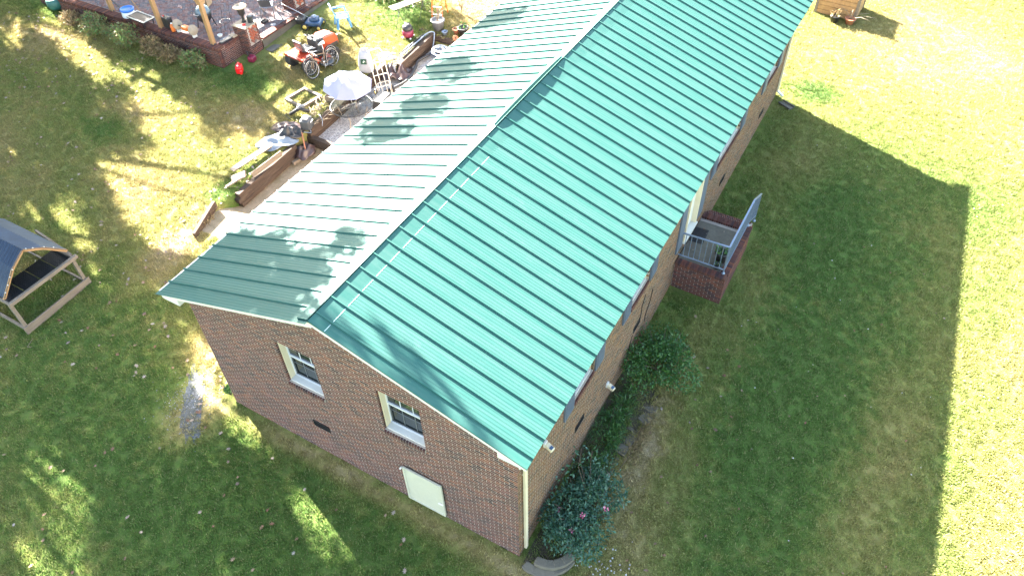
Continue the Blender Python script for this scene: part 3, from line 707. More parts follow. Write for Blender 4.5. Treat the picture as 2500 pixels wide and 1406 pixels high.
tag(B().tube([(-13.2, 8.9, 1.0), (-12.75, 8.45, .52)], .022, 8).build('pipe_offcut', M['terracotta']), 'pinkish pipe leaning across the brown tarp', 'pipe')
# ================================================================ white bag, hand truck
bgt = thing('white_bag', 'tall white woven sack with a dark green label standing on the lawn edge', 'bag', (-13.55, 13.0, 1.02), .45); bgt.scale = (.82, .82, .82)
q = B(); prof = [(.30, .20, 0), (.33, .22, .25), (.30, .20, .6), (.26, .15, .85), (.20, .05, 1.0)]
vs = []
for a_, b__, z in prof:
    for k in range(16): an = 2*PI*k/16; ca, sa = math.cos(an), math.sin(an); vs.append((a_*math.copysign(abs(ca)**.5, ca)*(1+rng.uniform(-.03, .03)), b__*math.copysign(abs(sa)**.5, sa), z))
q.add(vs, [(i*16+k, i*16+(k+1) % 16, (i+1)*16+(k+1) % 16, (i+1)*16+k) for i in range(4) for k in range(16)]+[tuple(range(64, 80))], smooth=True); q.build('sack', M['bag'], bgt)
B().box((-.02, -.235, .62), (.26, .012, .24)).build('printed_label', mat('dark_green_print', (.02, .06, .035), .5), bgt)
gl = B(); gl.beam((-.05, -.244, .60), (.0, -.244, .68), .012, .02); gl.beam((.0, -.244, .68), (.05, -.244, .62), .012, .02); gl.beam((-.05, -.244, .60), (-.01, -.244, .57), .012, .02); gl.build('label_mark', M['whiteplastic'], bgt)
B().ext([(-.10, -.02, 1.0), (.14, -.02, 1.0), (.22, -.02, 1.16), (-.18, -.02, 1.12)], (0, .03, 0)).build('folded_top', M['bag'], bgt)
ht = thing('hand_truck', 'white metal hand truck leaning back against the timber wall', 'hand truck', (-12.35, 12.45, .62), .95); ht.scale = (1.3, 1.3, 1.3)
# local: x across, y lean direction(+y = back), z up
hl = 1.30; lean = .42
def T(x, s_, off=0): return (x, s_*math.sin(lean)+off*math.cos(lean), s_*math.cos(lean)-off*math.sin(lean))
wm = M['whiteplastic']; wm = mat('chipped_cream_enamel', (.72, .66, .56), .4, var=.1, scale=12)
for x in (-.2, .2): B().tube([T(x, .02), T(x, hl*.9), T(x*.7, hl)], .014, 6).build('side_rail', wm, ht)
B().tube([T(-.14, hl), T(.14, hl)], .014, 6).build('handle_bar', wm, ht)
for x in (-.07, .07): B().tube([T(x, .05), T(x, hl*.8)], .009, 6).build('upright_bar', wm, ht)
for s_ in (.3, .62, .95): B().tube([T(-.2, s_), T(.2, s_)], .011, 6).build('cross_bar', wm, ht)
bev(B().box((0, -.11, .012), (.48, .22, .016)).build('toe_plate', M['white'], ht), .003)
B().tube([T(-.16, .06, -.03), T(-.16, .42, -.06), T(.16, .42, -.06), T(.16, .06, -.03)], .011, 6).build('loop_bar', wm, ht)
for x in (-.24, .24):
    w_ = B().ring((x, .12, .13), .10, .032, 20, 8).build('wheel', M['rubber'], ht); B().lathe([(.045, -.02), (.045, .02)], (x, .12, .13), 10, M_=Matrix.Rotation(PI/2, 3, 'Y')).build('hub', M['yellow'], w_)
# corrugated drain pipe
def smooth_path(pts, n=8):
    out = []; P_ = [Vector(p) for p in pts]; P_ = [P_[0]*2-P_[1]]+P_+[P_[-1]*2-P_[-2]]
    for i in range(1, len(P_)-2):
        for k in range(n):
            t = k/n; p0, p1, p2, p3 = P_[i-1:i+3]; out.append(.5*((2*p1)+(p2-p0)*t+(2*p0-5*p1+4*p2-p3)*t*t+(3*p1-p0-3*p2+p3)*t**3))
    out.append(P_[-2]); return out
pp = smooth_path([(-12.55, 12.6, .68), (-12.35, 13.05, .70), (-12.2, 13.6, .74), (-12.35, 14.3, .80), (-12.5, 14.75, .84), (-12.35, 15.3, .86), (-12.1, 15.6, .86)], 14)
tag(B().tube(pp, [.058 if i % 2 else .050 for i in range(len(pp))], 10).build('drain_pipe', M['black']), 'black corrugated drain pipe curving over the pale gravel', 'pipe')
hose = thing('hose_coil', 'tangled coil of dark and white hoses on the gravel end', 'hose', (-12.05, 15.55, .85))
for k in range(9):
    cx, cy, r0 = rng.uniform(-.12, .12), rng.uniform(-.12, .12), rng.uniform(.18, .38); tl = Matrix.Rotation(rng.uniform(-.25, .25), 3, 'X')
    B().ring((cx, cy, .03+k*.022), r0, .013, 26, 6, 'z', tl).build('hose_loop', M['navy'] if k < 6 else M['whiteplastic'], hose)
B().tube(smooth_path([(.2, -.2, .1), (.45, -.1, .06), (.35, .3, .05), (.6, .35, .04)]), .013, 6).build('hose_end', M['whiteplastic'], hose)
fr = thing('bent_metal_rack', 'black metal frame bent over the end of the timber wall', 'metal frame', (-12.75, 15.1, 1.2))
B().tube(smooth_path([(-.1, -.9, .05), (-.1, .2, .08), (-.08, .85, .12), (.1, 1.0, .14), (.2, .9, .05), (.3, .55, -.35)], 5), .022, 6).build('frame_tube', M['galv'], fr)
B().tube([(-.22, -.85, .05), (-.2, .6, .09), (-.08, .9, .12)], .02, 6).build('frame_tube', M['black'], fr)
B().box((-.15, -.1, .05), (.14, 1.5, .02)).build('panel', M['black'], fr)
# pots at the end of the gravel
pot('stone_planter', 'large grey planter with dead flower stalks at the end of the gravel', (-12.72, 16.55, 1.21), .26, .42, M['midgrey'], False, .72, .02, cat='planter')
pl = B()
for k in range(16):
    a = rng.uniform(0, 6.28); pl.tube([(-12.72, 16.55, 1.55), (-12.72+.12*math.cos(a), 16.55+.12*math.sin(a), 1.9), (-12.72+.30*math.cos(a), 16.55+.3*math.sin(a), 2.0+rng.uniform(-.1, .3))], .007, 4)
tag(pl.build('dead_stalks', M['stick']), 'dry flower stalks standing in the large grey planter', 'plant')
pot('flower_pot', 'small blue-grey bowl beside the large grey planter', (-12.3, 16.35, 1.2), .11, .14, M['galv'], False, .8, .01)
pot('flower_pot', 'small terracotta pot between the blue bowl and black pot', (-11.95, 16.62, 1.2), .12, .20, M['terracotta'], False, .75, .02)
pot('flower_pot', 'terracotta pot tipped on its side by the black pot', (-11.78, 16.32, 1.24), .09, .16, M['terracotta'], False, .75, .015, rot=(1.3, .3, .4))
pot('flower_pot', 'black nursery pot with pale rim and lime seedling by the roof edge', (-11.62, 16.62, 1.18), .20, .36, M['black'], True, .78, .025, pn=22, ps=.14, ph=.10)
dp = B()
for k in range(14):
    a = 2*PI*k/14; e = rng.uniform(.2, .6); dp.tube([(-12.55, 18.0, 1.35), (-12.55+.1*math.cos(a), 18.0+.1*math.sin(a), 1.75), (-12.55+e*.5*math.cos(a), 18.0+e*.5*math.sin(a), 1.9+rng.uniform(-.1, .2))], .008, 4)
dp.tube([(-12.55, 18., 1.2), (-12.55, 18., 1.7)], .012, 5)
tag(dp.build('dry_plant', M['stick']), 'bleached dead plant standing alone in the grass beside the far roof edge', 'plant')
# ================================================================ table and umbrella
tb = thing('patio_table', 'round dark rimmed patio table standing on gravel under the umbrella', 'table', (-12.50, 10.75, .48))
B().ring((0, 0, .72), .72, .02, 36, 6, 'z').build('table_rim', M['black'], tb); B().lathe([(.70, .71), (.70, .722)], n=36).build('table_top', M['clear'], tb)
for a in (.4, 1.97, 3.54, 5.11): B().tube([(.55*math.cos(a), .55*math.sin(a), .71), (.42*math.cos(a), .42*math.sin(a), .35), (.60*math.cos(a), .60*math.sin(a), .0)], .016, 6).build('leg', mat('bronze_tube', (.30, .25, .20), .35, metal=.5), tb)
um = thing('patio_umbrella', 'pale lavender eight panel umbrella tilted over the round table', 'umbrella', (-12.66, 10.95, .5))
tl = Matrix.Rotation(math.radians(7), 3, Vector((.3, 1, 0)))
ap = Vector((0, 0, 1.68)); rim = []
R0 = .86
for k in range(8):
    a0, a1 = 2*PI*k/8+.2, 2*PI*(k+1)/8+.2; b = B(); vs = []; nn = 5
    for i in range(nn+1):
        r = R0*i/nn
        for j in range(5):
            f = j/4; p = Vector((math.cos(a0), math.sin(a0), 0)).lerp(Vector((math.cos(a1), math.sin(a1), 0)), f)*r
            z = -.36*(i/nn)**1.4 - .02*math.sin(PI*f)*(i/nn); vs.append(tl @ Vector((p.x, p.y, z)) + ap)
    o5 = [(i*5+j, i*5+j+1, (i+1)*5+j+1, (i+1)*5+j) for i in range(nn) for j in range(4)]
    b.add(vs, o5, smooth=True); o = b.build('canopy_panel', M['lavender'], um)
    B().tube([ap, tl @ Vector((R0*math.cos(a0), R0*math.sin(a0), -.37))+ap], .005, 4).build('rib', M['steel'], um)
B().tube([(0, 0, .0), (0, 0, 1.68)], .019, 8).build('pole', M['steel'], um); B().lathe([(.02, 0), (.03, .02), (.008, .07)], ap, 8).build('finial', M['midgrey'], um)
ch = thing('storage_box', 'black plastic storage box on gravel beside the umbrella', 'storage box', (-12.10, 11.85, .58), .15)
bev(B().box((0, 0, .22), (.40, .66, .42)).build('box_body', M['black'], ch), .02); bev(B().box((0, 0, .45), (.44, .70, .05)).build('lid', M['grey'], ch), .015)
tag(bev(B().box((-12.05, 11.05, .57), (.12, .09, .09), .6).build('yellow_block', M['yellow']), .01), 'small yellow block on gravel at the foot of the black storage box', 'block')
bx = thing('wooden_box', 'weathered open wooden box half under the umbrella on the grass side', 'wooden box', (-13.45, 11.15, .96), .1)
for x, y, dx, dy in ((-.28, 0, .04, .7), (.28, 0, .04, .7), (0, -.33, .52, .04), (0, .33, .52, .04)): B().box((x, y, .13), (dx, dy, .22)).build('board', M['greywood'], bx)
# square wooden frame on the grass
wf = thing('square_pallet_frame', 'square pale wooden frame lying on the grass beside the umbrella', 'wooden frame', (-14.50, 10.55, .97), -.15)
for x, y, dx, dy in ((-.42, 0, .10, .94), (.42, 0, .10, .94), (0, -.42, .74, .10), (0, .42, .74, .10)): bev(B().box((x, y, .05), (dx, dy, .09)).build('rail', M['greywood'], wf), .008)
wd = B()
for k in range(160): 
    x, y = rng.uniform(-13.9, -13.1), rng.uniform(9.4, 10.9); a = rng.uniform(0, 3.14); l = rng.uniform(.08, .35)
    wd.tube([(x, y, G(x, y)+.04), (x+l*math.cos(a), y+l*math.sin(a), G(x, y)+.05+rng.uniform(0, .1))], .008, 4)
tag(wd.build('twig_debris', M['stick']), kind='stuff')
crumple('black_sheet', 'black plastic sheet bunched under the silver tarp on the timber top', (-13.55, 8.75, .90), .42, .34, .30, M['black'], 1.2, 21, 'plastic sheet')
tag(B().beam((-13.75, 11.75, 1.05), (-13.45, 12.55, 1.08), .10, .10).build('short_post', M['oldwood']), 'short dark post lying on grass between umbrella and white bag', 'post')
cr_ = thing('plastic_crate', 'dark grey crate half hidden behind the umbrella', 'crate', (-13.55, 11.95, .98), .5)
for x, y, dx, dy in ((-.2, 0, .02, .34), (.2, 0, .02, .34), (0, -.17, .4, .02), (0, .17, .4, .02)): B().box((x, y, .13), (dx, dy, .26)).build('side_panel', M['grey'], cr_)
B().box((0, 0, .01), (.4, .34, .02)).build('base', M['grey'], cr_)
# upright vacuum / black unit beside
vc = thing('black_blower', 'black box shaped machine with handle sitting on the end of the timber wall', 'machine', (-13.30, 9.30, .88), .35)
bev(B().box((0, 0, .22), (.34, .40, .38)).build('housing', M['grey'], vc), .06, 3); bev(B().box((0, 0, .43), (.22, .26, .06)).build('top_cap', M['midgrey'], vc), .02)
B().tube([(-.2, -.22, .1), (-.2, -.24, .02), (.2, -.24, .02), (.2, -.22, .1)], .015, 6).build('foot_bar', M['galv'], vc)
B().tube([(.19, -.1, .32), (.24, 0, .38), (.19, .12, .32)], .014, 6).build('side_handle', M['whiteplastic'], vc)
tr = thing('black_tool', 'black and grey folded garden tool lying between wooden frame and black machine', 'garden tool', (-13.98, 9.75, .92), .7)
B().tube([(-.35, 0, .1), (0, .06, .25), (.32, 0, .12)], .06, 8).build('tool_body', M['black'], tr); B().tube(smooth_path([(-.3, 0, .1), (-.45, -.3, .3), (-.2, -.55, .15), (.05, -.5, .05)]), .012, 6).build('cable', M['black'], tr)
bev(B().box((.05, .1, .28), (.28, .12, .10), .4).build('tool_top', M['midgrey'], tr), .03)
tag(B().tube([(-13.3, 9.95, 1.06), (-13.1, 9.85, .98), (-13.02, 9.70, .82)], .013, 6).build('bent_wire', M['galv']), 'bent grey wire hooked over the timber sleeper', 'wire')
# compressor
cp = thing('shop_vacuum', 'red shop vacuum with black top standing on lawn behind timber wall', 'vacuum', (-13.45, 15.55, 1.2), .4)
B().lathe([(.20, .05), (.22, .1), (.22, .26), (.19, .32)], n=18).build('tank', M['redpaint'] if False else M['maroon'], cp); B().lathe([(.20, .32), (.20, .40), (.16, .48), (.10, .52)], n=18).build('motor_head', M['black'], cp)
B().tube([(-.12, 0, .48), (-.10, 0, .58), (.10, 0, .58), (.12, 0, .48)], .018, 6).build('handle', M['black'], cp)
for a in (.5, 2.1, 3.7, 5.3): B().lathe([(.035, 0), (.035, .05)], (.22*math.cos(a), .22*math.sin(a), 0), 8).build('caster', M['whiteplastic'], cp)
# ironing-board like table & ladder
wt = thing('work_table', 'white folding table board on thin legs at the top edge of the lawn', 'table', (-14.15, 16.3, 1.22), 1.2)
bev(B().box((.35, 0, .80), (1.7, .34, .04)).build('table_board', M['white'], wt), .01)
for x in (-.2, .9):
    for s_ in (-1, 1): B().tube([(x, s_*.12, .78), (x+s_*.28, s_*.14, 0)], .012, 6).build('leg', M['grey'], wt)
ld = thing('step_ladder', 'orange-red step ladder with white cap standing by the grey planter', 'ladder', (-13.05, 17.0, 1.25), .3)
for x in (-.22, .22): B().beam((x, 0, 0), (x*.65, .28, 1.7), .03, .07).build('front_rail', M['orange'], ld); B().beam((x, .75, 0), (x*.65, .36, 1.7), .03, .05).build('rear_rail', M['orange'], ld)
for k in range(5): B().box((0, .03+.05*k, .28+k*.29), (.42-.03*k, .08, .02)).build('step', M['steel'], ld)
B().box((0, .32, 1.71), (.34, .2, .05)).build('top_cap', M['whiteplastic'], ld)
# ================================================================ chair
chr_ = thing('plastic_chair', 'pale blue plastic armchair standing alone on the grass', 'chair', (-16.2, 15.05, 1.23), math.radians(-38))
# local: faces +y
def leg(x, y, x2, y2): B().beam((x, y, .42), (x2, y2, 0), .09, .05).build('leg', M['blue'], chr_)
leg(-.21, .20, -.27, .27); leg(.21, .20, .27, .27); leg(-.20, -.20, -.25, -.27); leg(.20, -.20, .25, -.27)
bev(B().box((0, .0, .41), (.48, .46, .03)).build('seat', M['blue'], chr_), .012)
bk = B()
for k in range(7): xx = -.21+k*.07; bk.beam((xx, -.21, .43), (xx*1.12, -.38, .92-.03*abs(k-3)*.6), .063, .02, up=(0, 1, 0))
bk.beam((-.24, -.37, .86), (.24, -.37, .86), .022, .09); bk.beam((-.23, -.24, .45), (.23, -.24, .45), .02, .05); bk.build('backrest', M['blue'], chr_)
for s_ in (-1, 1): B().tube([(s_*.25, -.30, .66), (s_*.28, .0, .66), (s_*.27, .20, .63), (s_*.24, .24, .40)], .034, 6).build('armrest', M['blue'], chr_)
# ================================================================ bikes
def bike(label, p, rz, lean, col, group='bicycles leaning on the riding mower'):
    t = thing('bicycle', label, 'bicycle', p, 0, group); t.rotation_euler = (0, lean, rz)   # wheels along local y, leans about y... (rotation order XYZ)
    R_ = .335
    for y in (0, 1.05):
        w = B().ring((0, y, R_), R_-.02, .024, 32, 6).build('wheel', M['rubber'], t)
        B().ring((0, y, R_), R_-.045, .010, 32, 5).build('rim', M['steel'], w)
        s = B()
        for k in range(14): a = 2*PI*k/14; s.tube([(0.015*(-1)**k, y, R_), (0, y+(R_-.05)*math.cos(a), R_+(R_-.05)*math.sin(a))], .0025, 3)
        s.lathe([(.02, -.04), (.02, .04)], (0, y, R_), 8, M_=Matrix.Rotation(PI/2, 3, 'Y')); s.build('spokes', M['steel'], w)
    f = B(); hd = (0, .20, .78); hb = (0, .17, .66); bb_ = (0, .62, .29); st = (0, .78, .74); sb = (0, .74, .62)
    f.tube([hd, sb], .017, 6); f.tube([hb, bb_], .019, 6); f.tube([st, bb_], .016, 6); f.tube([bb_, (0, 1.05, R_)], .012, 6); f.tube([sb, (0, 1.05, R_)], .010, 6); f.tube([(0, .215, .84), (0, .165, .64)], .022, 6)
    f.build('frame', col, t)
    k = B(); 
    for x in (-.05, .05): k.tube([(x, 0, R_), (x, .15, .66)], .014, 6)
    k.tube([(-.05, .15, .66), (.05, .15, .66)], .018, 6); k.build('fork', col, t)
    h = B(); h.tube([(0, .21, .84), (0, .17, .92)], .014, 6); h.tube([(-.30, .26, .95), (-.1, .17, .93), (.1, .17, .93), (.30, .26, .95)], .012, 6); h.build('handlebar', M['steel'], t)
    sd = B(); sd.tube([(0, .90, .97), (0, .78, .985), (0, .64, .98)], [.07, .05, .02], 8); sd.tube([(0, .80, .96), st], .012, 6); sd.build('saddle', M['whiteplastic'] if 'pale' in label else M['black'], t)
    c = B(); c.ring((.05, .62, .29), .085, .006, 20, 4); c.tube([(.06, .62, .29), (.07, .52, .16)], .009, 5); c.tube([(-.06, .62, .29), (-.07, .72, .42)], .009, 5); c.build('crankset', M['steel'], t)
    return t
bike('bronze bicycle with pale saddle leaning nearest to the camera', (-14.90, 11.72, 1.05), -.06, -.22, mat('bronze_enamel', (.22, .15, .10), .3, metal=.5))
bike('dark bicycle squeezed between the bronze bicycle and the mower', (-15.12, 11.86, 1.06), -.10, -.20, M['black'])
# ================================================================ riding mower
rm = thing('riding_mower', 'red-orange riding lawn mower with grey seat behind the bicycles', 'riding mower', (-15.76, 12.0, 1.08), -.12); rm.scale = (1.08, 1.08, 1.08)
def torus_tyre(c, R_, w, nm, parent):
    o = B(); o.lathe([(R_*.55, -w/2), (R_*.92, -w/2), (R_, -w*.3), (R_, w*.3), (R_*.92, w/2), (R_*.55, w/2)], c, 22, M_=Matrix.Rotation(PI/2, 3, 'Y')); o = o.build(nm, M['rubber'], parent)
    B().lathe([(R_*.5, -w/2+.02), (R_*.5, w/2-.02)], c, 14, M_=Matrix.Rotation(PI/2, 3, 'Y')).build('hub', M['white'], o)
for s_ in (-1, 1): torus_tyre((s_*.40, 0, .25), .25, .24, 'rear_wheel', rm); torus_tyre((s_*.38, 1.22, .18), .18, .15, 'front_wheel', rm)
bev(B().box((0, .02, .50), (.92, .55, .10)).build('rear_fender', M['redpaint'], rm), .045, 3)
bev(B().box((0, .06, .42), (.45, .55, .12)).build('chassis', M['black'], rm), .02)
bev(B().beam((0, .14, .60), (0, .52, .60), .42, .08).build('seat_cushion', M['grey'], rm), .03, 3)
bev(B().beam((0, .12, .60), (0, .02, .98), .40, .08, up=(0, 1, 0)).build('seat_back', M['grey'], rm), .035, 3)
bev(B().box((0, .065, .80), (.22, .10, .20)).build('seat_pad', M['midgrey'], rm), .03)
hd = B(); hd.ext([(-.25, .86, .30), (-.25, .86, .76), (-.25, 1.05, .80), (-.25, 1.45, .74), (-.25, 1.58, .60), (-.25, 1.60, .30)], (.50, 0, 0)); bev(hd.build('hood', M['redpaint'], rm), .05, 3)
bev(B().box((0, .74, .56), (.46, .28, .50)).build('dash', M['grey'], rm), .05, 3)
bev(B().box((0, 1.30, .36), (.53, .48, .16)).build('hood_side_vent', M['black'], rm), .02)
st_ = B(); tm = Matrix.Rotation(-.5, 3, 'X'); st_.ring((0, .60, .93), .17, .013, 24, 6, 'z', tm); st_.tube([(0, .60, .93), (0, .72, .78)], .018, 6)
for a in (.5, 2.6, 4.7): st_.tube([(0, .60, .93), Vector((0, .60, .93))+tm @ Vector((.17*math.cos(a), .17*math.sin(a), 0))], .010, 5)
st_.build('steering_wheel', M['black'], rm)
bev(B().box((0, .62, .20), (.95, .62, .12)).build('mower_deck', M['redpaint'], rm), .03); B().lathe([(.26, 0), (.26, .05), (.2, .09)], (.58, .62, .12), 18).build('discharge_chute', M['grey'], rm)
bev(B().box((0, .62, .33), (.80, .34, .04)).build('footboard', M['black'], rm), .01)
B().tube([(-.1, -.26, .5), (-.1, -.36, .62), (.25, -.36, .62), (.25, -.26, .5)], .012, 5).build('rear_bar', M['steel'], rm)
B().lathe([(.035, 0), (.03, .02)], (.2, 1.60, .60), 10, M_=Matrix.Rotation(-PI/2, 3, 'X')).build('headlight', M['whiteplastic'], rm); B().lathe([(.035, 0), (.03, .02)], (-.2, 1.60, .60), 10, M_=Matrix.Rotation(-PI/2, 3, 'X')).build('headlight', M['whiteplastic'], rm)
# ================================================================ push mower
pm = thing('push_mower', 'dark blue push mower with yellow hubs and handle resting on the patio', 'lawn mower', (-17.15, 14.45, 1.23), math.radians(22))
# local +x front
bev(B().box((.02, 0, .22), (.62, .50, .17)).build('deck', M['navy'], pm), .05, 3); bev(B().box((.05, 0, .36), (.34, .32, .14)).build('engine_cover', M['navy'], pm), .05, 3)
B().lathe([(.11, .0), (.11, .04), (.06, .07)], (.05, 0, .43), 14).build('recoil_cap', M['galv'], pm)
for x, r in ((.27, .11), (-.28, .14)):
    for s_ in (-1, 1):
        w = B(); w.lathe([(r*.6, -.03), (r, -.03), (r, .03), (r*.6, .03)], (x, s_*.29, r), 18, M_=Matrix.Rotation(PI/2, 3, 'X')); w = w.build('wheel', M['rubber'], pm)
        B().lathe([(r*.62, -.034), (r*.62, .034)], (x, s_*.29, r), 14, M_=Matrix.Rotation(PI/2, 3, 'X')).build('hub', M['yellow'], w)
for s_ in (-1, 1): B().tube([(-.28, s_*.2, .3), (-.85, s_*.2, .62), (-1.25, s_*.2, .82)], .014, 6).build('handle_tube', M['steel'] if s_ > 0 else M['black'], pm)
B().tube([(-1.25, -.2, .82), (-1.32, 0, .84), (-1.25, .2, .82)], .016, 6).build('grip_bar', M['black'], pm)
bev(B().box((-.48, 0, .28), (.36, .40, .24)).build('grass_bag', M['black'], pm), .06)
# gas cans
gc = thing('gas_can', 'bright red plastic gas can on grass at the brick wall corner', 'gas can', (-17.62, 10.72, 1.07), .7)
bev(B().box((0, 0, .16), (.26, .34, .30)).build('can_body', M['red'], gc), .07, 3); bev(B().box((0, .04, .33), (.10, .22, .06)).build('carry_handle', M['red'], gc), .025); bev(B().box((.06, -.16, .10), (.12, .12, .18)).build('can_foot', M['red'], gc), .05)
B().lathe([(.035, 0), (.03, .05)], (-.02, -.07, .30), 10).build('cap', M['whiteplastic'], gc); B().tube([(-.06, .12, .32), (-.14, .2, .42), (-.22, .2, .48)], .017, 6).build('spout', M['black'], gc)
g2 = thing('gas_can', 'dark maroon gas can tucked against the foot of the brick pillar', 'gas can', (-17.72, 11.5, 1.1), .2)
bev(B().box((0, 0, .12), (.26, .28, .22)).build('can_body', M['maroon'], g2), .06, 3); B().tube([(-.05, -.08, .22), (-.14, -.02, .42)], .016, 6).build('spout', M['black'], g2); bev(B().box((.02, .03, .25), (.16, .05, .05)).build('carry_handle', M['maroon'], g2), .015)

# ================================================================ PATIO
PT = 1.52; PXR = -17.93
pc = tag(B().box((-25.8, 17.55, PT-.5-.045), (14.5, 13.5, 1.0)).box((-18.26, 18.4, PT-.5-.045), (.58, 11.8, 1.0)).build('patio', M['mortar']), kind='structure')
FPa = Field(); hb = []
bl, bwid = .200, .100
c45, s45 = math.cos(PI/4), math.sin(PI/4)
for i in range(-62, 63):
    for j in range(-40, 60):
        # herringbone cell: pairs of bricks
        if (i - j) % 4 == 0: cx_, cy_, horiz = (i+1)*bwid, (j+.5)*bwid, True
        elif (i - j) % 4 == 3: cx_, cy_, horiz = (i+.5)*bwid, (j+1)*bwid, False
        else: continue
        x_, y_ = -22.5+cx_*c45-cy_*s45, 13.2+cx_*s45+cy_*c45
        if not (-30 < x_ < PXR-.28 and 10.98 < y_ < 19.5): continue
        rz = PI/4 if horiz else PI/4+PI/2
        col = random.choice([(.165, .115, .115), (.14, .115, .125), (.13, .125, .14), (.19, .13, .125), (.11, .11, .125), (.155, .095, .09), (.18, .145, .145)])
        hb.append((Vector((x_, y_, PT-.03+rng.uniform(-.003, .003))), (bl-.012, bwid-.012, .06), rz, col))
patio_root = pc
PAL_P = [(.165, .115, .115), (.14, .115, .125), (.13, .125, .14), (.19, .13, .125), (.11, .11, .125), (.155, .095, .09), (.18, .145, .145)]
hb.sort(key=lambda b: (b[0]-CAMP).length)
pm_ = {c: B().box((0, 0, 0), (bl-.012, bwid-.012, .06), col=c).mesh('paving_brick', M['brick']) for c in PAL_P}
for c_, d_, rz, col in hb[:300]: inst('paving_brick', pm_[col], pc, c_, rz)
b = B()
for c_, d_, rz, col in hb[300:]: b.box(c_, d_, rz, col)
b.build('paving_brick', M['brick'], pc, kind='stuff')
FE = Field()
FE.row((PXR-.10, 12.45, PT-.03), (0, 1, 0), 60, .107, (.20, .096, .07), 0); 
ed = B()
for c_, d_, rz, col in FE.l: ed.box(c_, d_, rz, col)
ed.build('edge_brick', M['brick'], pc, kind='stuff')
B().box((PXR-.03, 15.6, PT-.30), (.05, 6.4, .50)).build('patio_edge_face', M['paleconc'], pc)
tag(B().box((-17.62, 15.3, 1.12), (.34, 6.0, .10)).build('gutter_slab', M['concrete']), kind='structure')
# low brick wall round the patio corner
bw = thing('brick_garden_wall', 'low brown brick wall with rowlock top around the patio corner', 'wall', (-18.5, 10.8, 1.08))
WT = 1.86
B().box((-4.9, .0, .35), (10.0-.0, .325, .84)).build('wall_core', M['mortar'], bw); B().box((0+.0, .46, .35), (.285, .94, .84)).build('wall_core', M['mortar'], bw)
FW = Field()
FW.wall((-28.4, 10.63, 1.02), (1, 0, 0), (0, -1, 0), 10.06, 1.02, WT-.09)
FW.wall((-18.35, 10.63, 1.02), (0, 1, 0), (1, 0, 0), 1.12, 1.02, WT-.09, off=1)
FW.row((-28.4, 10.78, WT-.045), (1, 0, 0), 145, .0693, (.058, .32, .09), 0); FW.row((-18.50, 10.95, WT-.045), (0, 1, 0), 11, .0693, (.32, .058, .09), 0)
FW.build(bw)
# brick pillars
def pillar(label, x, y, z0, z1, flag):
    t = thing('brick_pillar', label, 'pillar', (x, y, z0), 0, 'brick pillars at the patio edge'); w = .62
    bpy.context.view_layer.update()
    B().box((0, 0, (z1-z0)/2-.05), (w-.02, w-.02, z1-z0+.08)).build('pillar_core', M['mortar'], t)
    f = Field(); hw = w/2
    f.wall((x-hw, y-hw, z0), (1, 0, 0), (0, -1, 0), w, z0, z1-.02)
    hz0, hz1 = z0+.38, z0+.38+.75
    f.wall((x+hw, y-hw, z0), (0, 1, 0), (1, 0, 0), w, z0, z1-.02, [(.07, w-.07, hz0, hz1)], off=1)
    f.wall((x-hw, y+hw, z0), (1, 0, 0), (0, 1, 0), w, z0, z1-.02)
    f.build(t, 150)
    # herringbone panel on the lawn face
    cols = [(.32, .09, .05), (.26, .08, .05), (.20, .08, .06), (.16, .14, .13)]
    a = PI/4
    for i in range(-6, 7):
        for j in range(-6, 7):
            if (i-j) % 4 == 0: u_, v_, hz = (i+1)*.085, (j+.5)*.085, True
            elif (i-j) % 4 == 3: u_, v_, hz = (i+.5)*.085, (j+1)*.085, False
            else: continue
            U, V = u_*math.cos(a)-v_*math.sin(a), u_*math.sin(a)+v_*math.cos(a)
            if abs(U) > .19 or abs(V) > .33: continue
            o = inst('panel_brick', B().box((0, 0, 0), (.03, .158, .073), col=random.choice(cols)).mesh('panel_brick', M['brick']), t, (hw+.002, U, .38+.375+V)); o.rotation_euler = (a if hz else a+PI/2, 0, 0)
    return t
p1 = pillar('brick pillar with herringbone panel nearest the red gas cans, fire pot on top', -18.22, 12.02, 1.12, 2.22, 0)
bev(B().box((0, 0, 1.12), (.66, .66, .04)).build('capstone', M['tan'], p1), .008)
p2 = pillar('taller brick pillar behind the push mower at the top edge', -18.50, 14.95, 1.25, 2.75, 1)
# items on the pillar
cn = thing('chiminea_pot', 'black funnel shaped pot with wide cream rim on the near pillar', 'pot', (-18.30, 12.10, 2.265))
B().lathe([(.09, 0), (.05, .05), (.05, .22), (.11, .30), (.15, .55), (.16, .56)], n=18).build('pot_body', M['black'], cn); B().lathe([(.16, .55), (.25, .57), (.25, .60), (.15, .60), (.13, .57), (.001, .57)], n=22).build('rim', M['tan'], cn)
cn2 = thing('paint_can', 'dark round tin standing at the rear of the near pillar top', 'can', (-18.06, 12.2, 2.265))
B().lathe([(.10, 0), (.10, .22), (.105, .225), (.105, .24)], n=18).build('tin_body', M['grey'], cn2); B().lathe([(.095, .24), (.095, .245)], n=18).build('tin_lid', M['midgrey'], cn2)
tag(bev(B().box((-18.12, 11.9, 2.285), (.14, .08, .04), .5).build('red_tool', M['red']), .01), 'small red tool lying on the near pillar top', 'tool')
